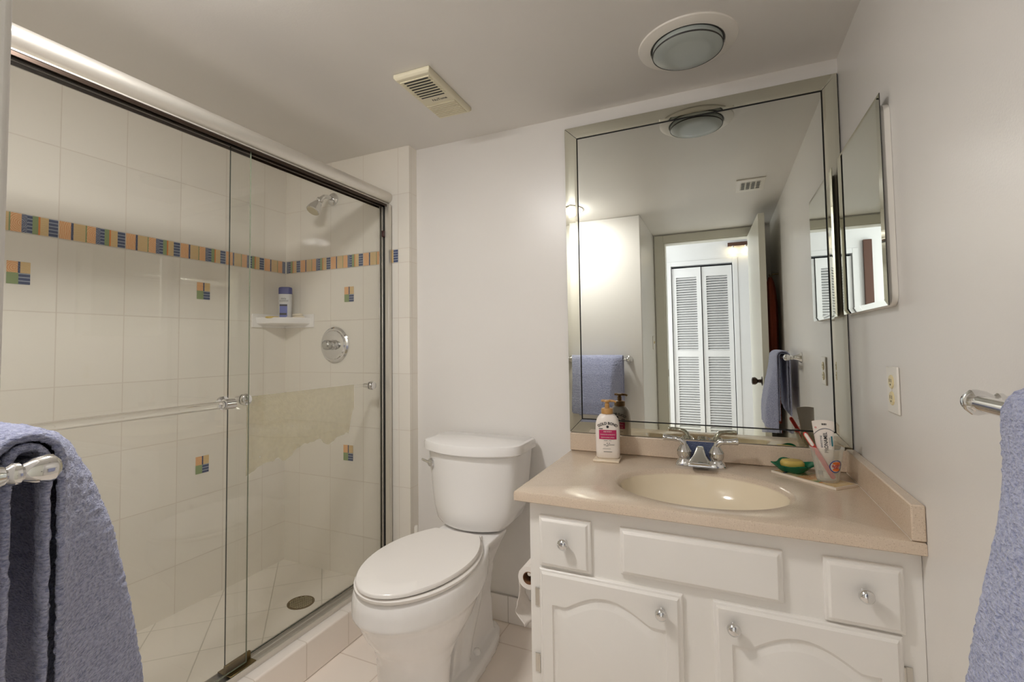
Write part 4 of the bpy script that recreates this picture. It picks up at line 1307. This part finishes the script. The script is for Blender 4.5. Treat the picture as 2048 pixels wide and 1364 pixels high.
# right towel (bar runs along y): build in the same frame, then swap axes
wr = [.715 - .004 * k for k in range(90)]
def off_r(w, t, a, z):
    u = .715 - w
    if a < .247: return 0.0
    return (.004 + .055 * sstep(1.09, .72, z)) * sstep(-.01, .05, u) + .005 * math.sin(u * 45 + z * 5) * (1.1 - z)
rt_root = thing('towel', (.30, .55, .70), 'grey hand towel on the right towel bar at the right edge', 'towel')
def swap(vs): return [(.3085 - (p[1] - .247), p[0], p[2] + .031) for p in vs]
v1, f1 = sheet(drape(.247, 1.054, .0300, .73, .655, .004), wr, off_r, .009, 3.0)
build('outer_fold', MB().add(swap(v1), f1), TLm, rt_root, smooth=80)
v2, f2_ = sheet(drape(.247, 1.054, .0190, .76, .70, .005), [w - .004 for w in wr], lambda w, t, a, z: .6 * off_r(w, t, a, z), .007, 5.0)
build('inner_fold', MB().add(swap(v2), f2_), TLm, rt_root, smooth=80)

# ------------------------------------------------------------------ toilet paper on the vanity side
tpx, tpz = -.578, .425
tpr = thing('toilet_paper_roll', (tpx, 1.51, tpz), 'half used toilet paper roll on the left side of the vanity', 'toilet paper')
rl = MB().lathe([(.020, 0), (.036, 0), (.036, .10), (.020, .10)], (tpx, 1.455, tpz), (0, 1, 0), 32, False, False)
build('roll', rl, M['paper'], tpr, smooth=40)
build('cardboard_core', MB().lathe([(.0195, -.001), (.0195, .101), (.018, .101), (.018, -.001), (.0195, -.001)], (tpx, 1.455, tpz), (0, 1, 0), 28, False, False), M['card'], tpr, smooth=40)
hs = MB(); vs = []; fs = []
na_, nb_ = 24, 12
for i in range(na_ + 1):
    t = i / na_
    for j in range(nb_ + 1):
        s = j / nb_
        y = 1.456 + .098 * s * (1 - .12 * t)
        if t < .12:
            a = PI * .5 + PI * .5 * (t / .12)
            x, z = tpx + .0365 * math.cos(a), tpz + .0365 * math.sin(a)
        else:
            q = (t - .12) / .88
            z = tpz - q * .155
            x = tpx - .0365 + .010 * math.sin(q * 5 + s * 3) - .008 * math.sin(q * PI) + .030 * sstep(.72, 1.0, q)
            x += .003 * noise.noise(Vector((q * 9, s * 5, 1)))
        vs.append((x, y, z))
for i in range(na_):
    for j in range(nb_):
        a = i * (nb_ + 1) + j
        fs.append((a, a + 1, a + nb_ + 2, a + nb_ + 1))
sheet_o = build('loose_sheet', hs.add(vs, fs), M['paper'], tpr, smooth=70)
so = sheet_o.modifiers.new('thick', 'SOLIDIFY'); so.thickness = .001
hol = thing('paper_holder', (VX0, 1.51, tpz), 'chrome paper holder on the vanity side carrying the toilet roll', 'paper holder')
hm = MB().lathe([(.018, 0), (.018, .004), (.007, .008), (.007, .052)], (VX0, 1.575, tpz + .0105), (-1, 0, 0), 20)
hm.tube([(tpx, 1.583, tpz + .0105), (tpx, 1.462, tpz + .0105)], .007, 14)
build('bracket', hm, M['chrome'], hol, smooth=40)

# ------------------------------------------------------------------ hall things (seen in the mirrors)
sc_ = thing('wall_sconce', (.20, HY, 2.19), 'wall lamp with two lit bulbs above the louvred closet door', 'wall lamp')
build('back_plate', MB().box(.095, .31, HY + .0005, HY + .05, 2.195, 2.235), M['wood'], sc_, bevel=(.003, 2))
build('glass_shade', MB().box(.085, .32, HY + .012, HY + .078, 2.105, 2.190), M['glass'], sc_)
for x in (.146, .268):
    build('lamp_holder', MB().lathe([(.012, 0), (.012, .02)], (x, HY + .045, 2.176), (0, 0, 1), 16), M['satin'], sc_)
    build('bulb', MB().lathe([(.009, 0), (.012, -.012), (.0165, -.03), (.016, -.046), (.008, -.058), (.001, -.061)], (x, HY + .045, 2.176), (0, 0, 1), 20), M['bulb'], sc_, smooth=60)
pic = build('wall_panel', MB().box(-.645, -.575, HY + .0005, HY + .03, 1.50, 2.15), M['wood'], loc=(-.61, HY, 1.5), bevel=(.003, 2))
tag(pic, 'tall narrow brown wood panel on the hall wall, seen in the medicine cabinet mirror', 'wall panel')
# robe on a hook behind the open door
robe = thing('bathrobe', (.325, -.05, .6), 'rust brown robe hanging behind the open bathroom door', 'robe')
rb_ = []
for z, w, dpt, cy in ((1.62, .012, .010, -.06), (1.58, .030, .022, -.06), (1.54, .055, .028, -.06), (1.44, .085, .034, -.05), (1.30, .095, .036, -.05), (1.15, .075, .034, -.05), (1.0, .10, .038, -.05), (.8, .11, .038, -.05), (.62, .12, .038, -.05)):
    ring_ = []
    for k in range(36):
        a = 2 * PI * k / 36
        q = 1 + .10 * math.sin(7 * a + z * 3)
        ring_.append(Vector((.325 + dpt * q * math.sin(a), cy + w * q * math.cos(a), z)))
    rb_.append(ring_)
build('cloth', MB().loft(rb_), M['rust'], robe, smooth=60)
build('hook', MB().tube([(XR, -.06, 1.64), (.34, -.06, 1.64), (.325, -.06, 1.62), (.320, -.06, 1.64)], .005, 10), M['brass'], robe)
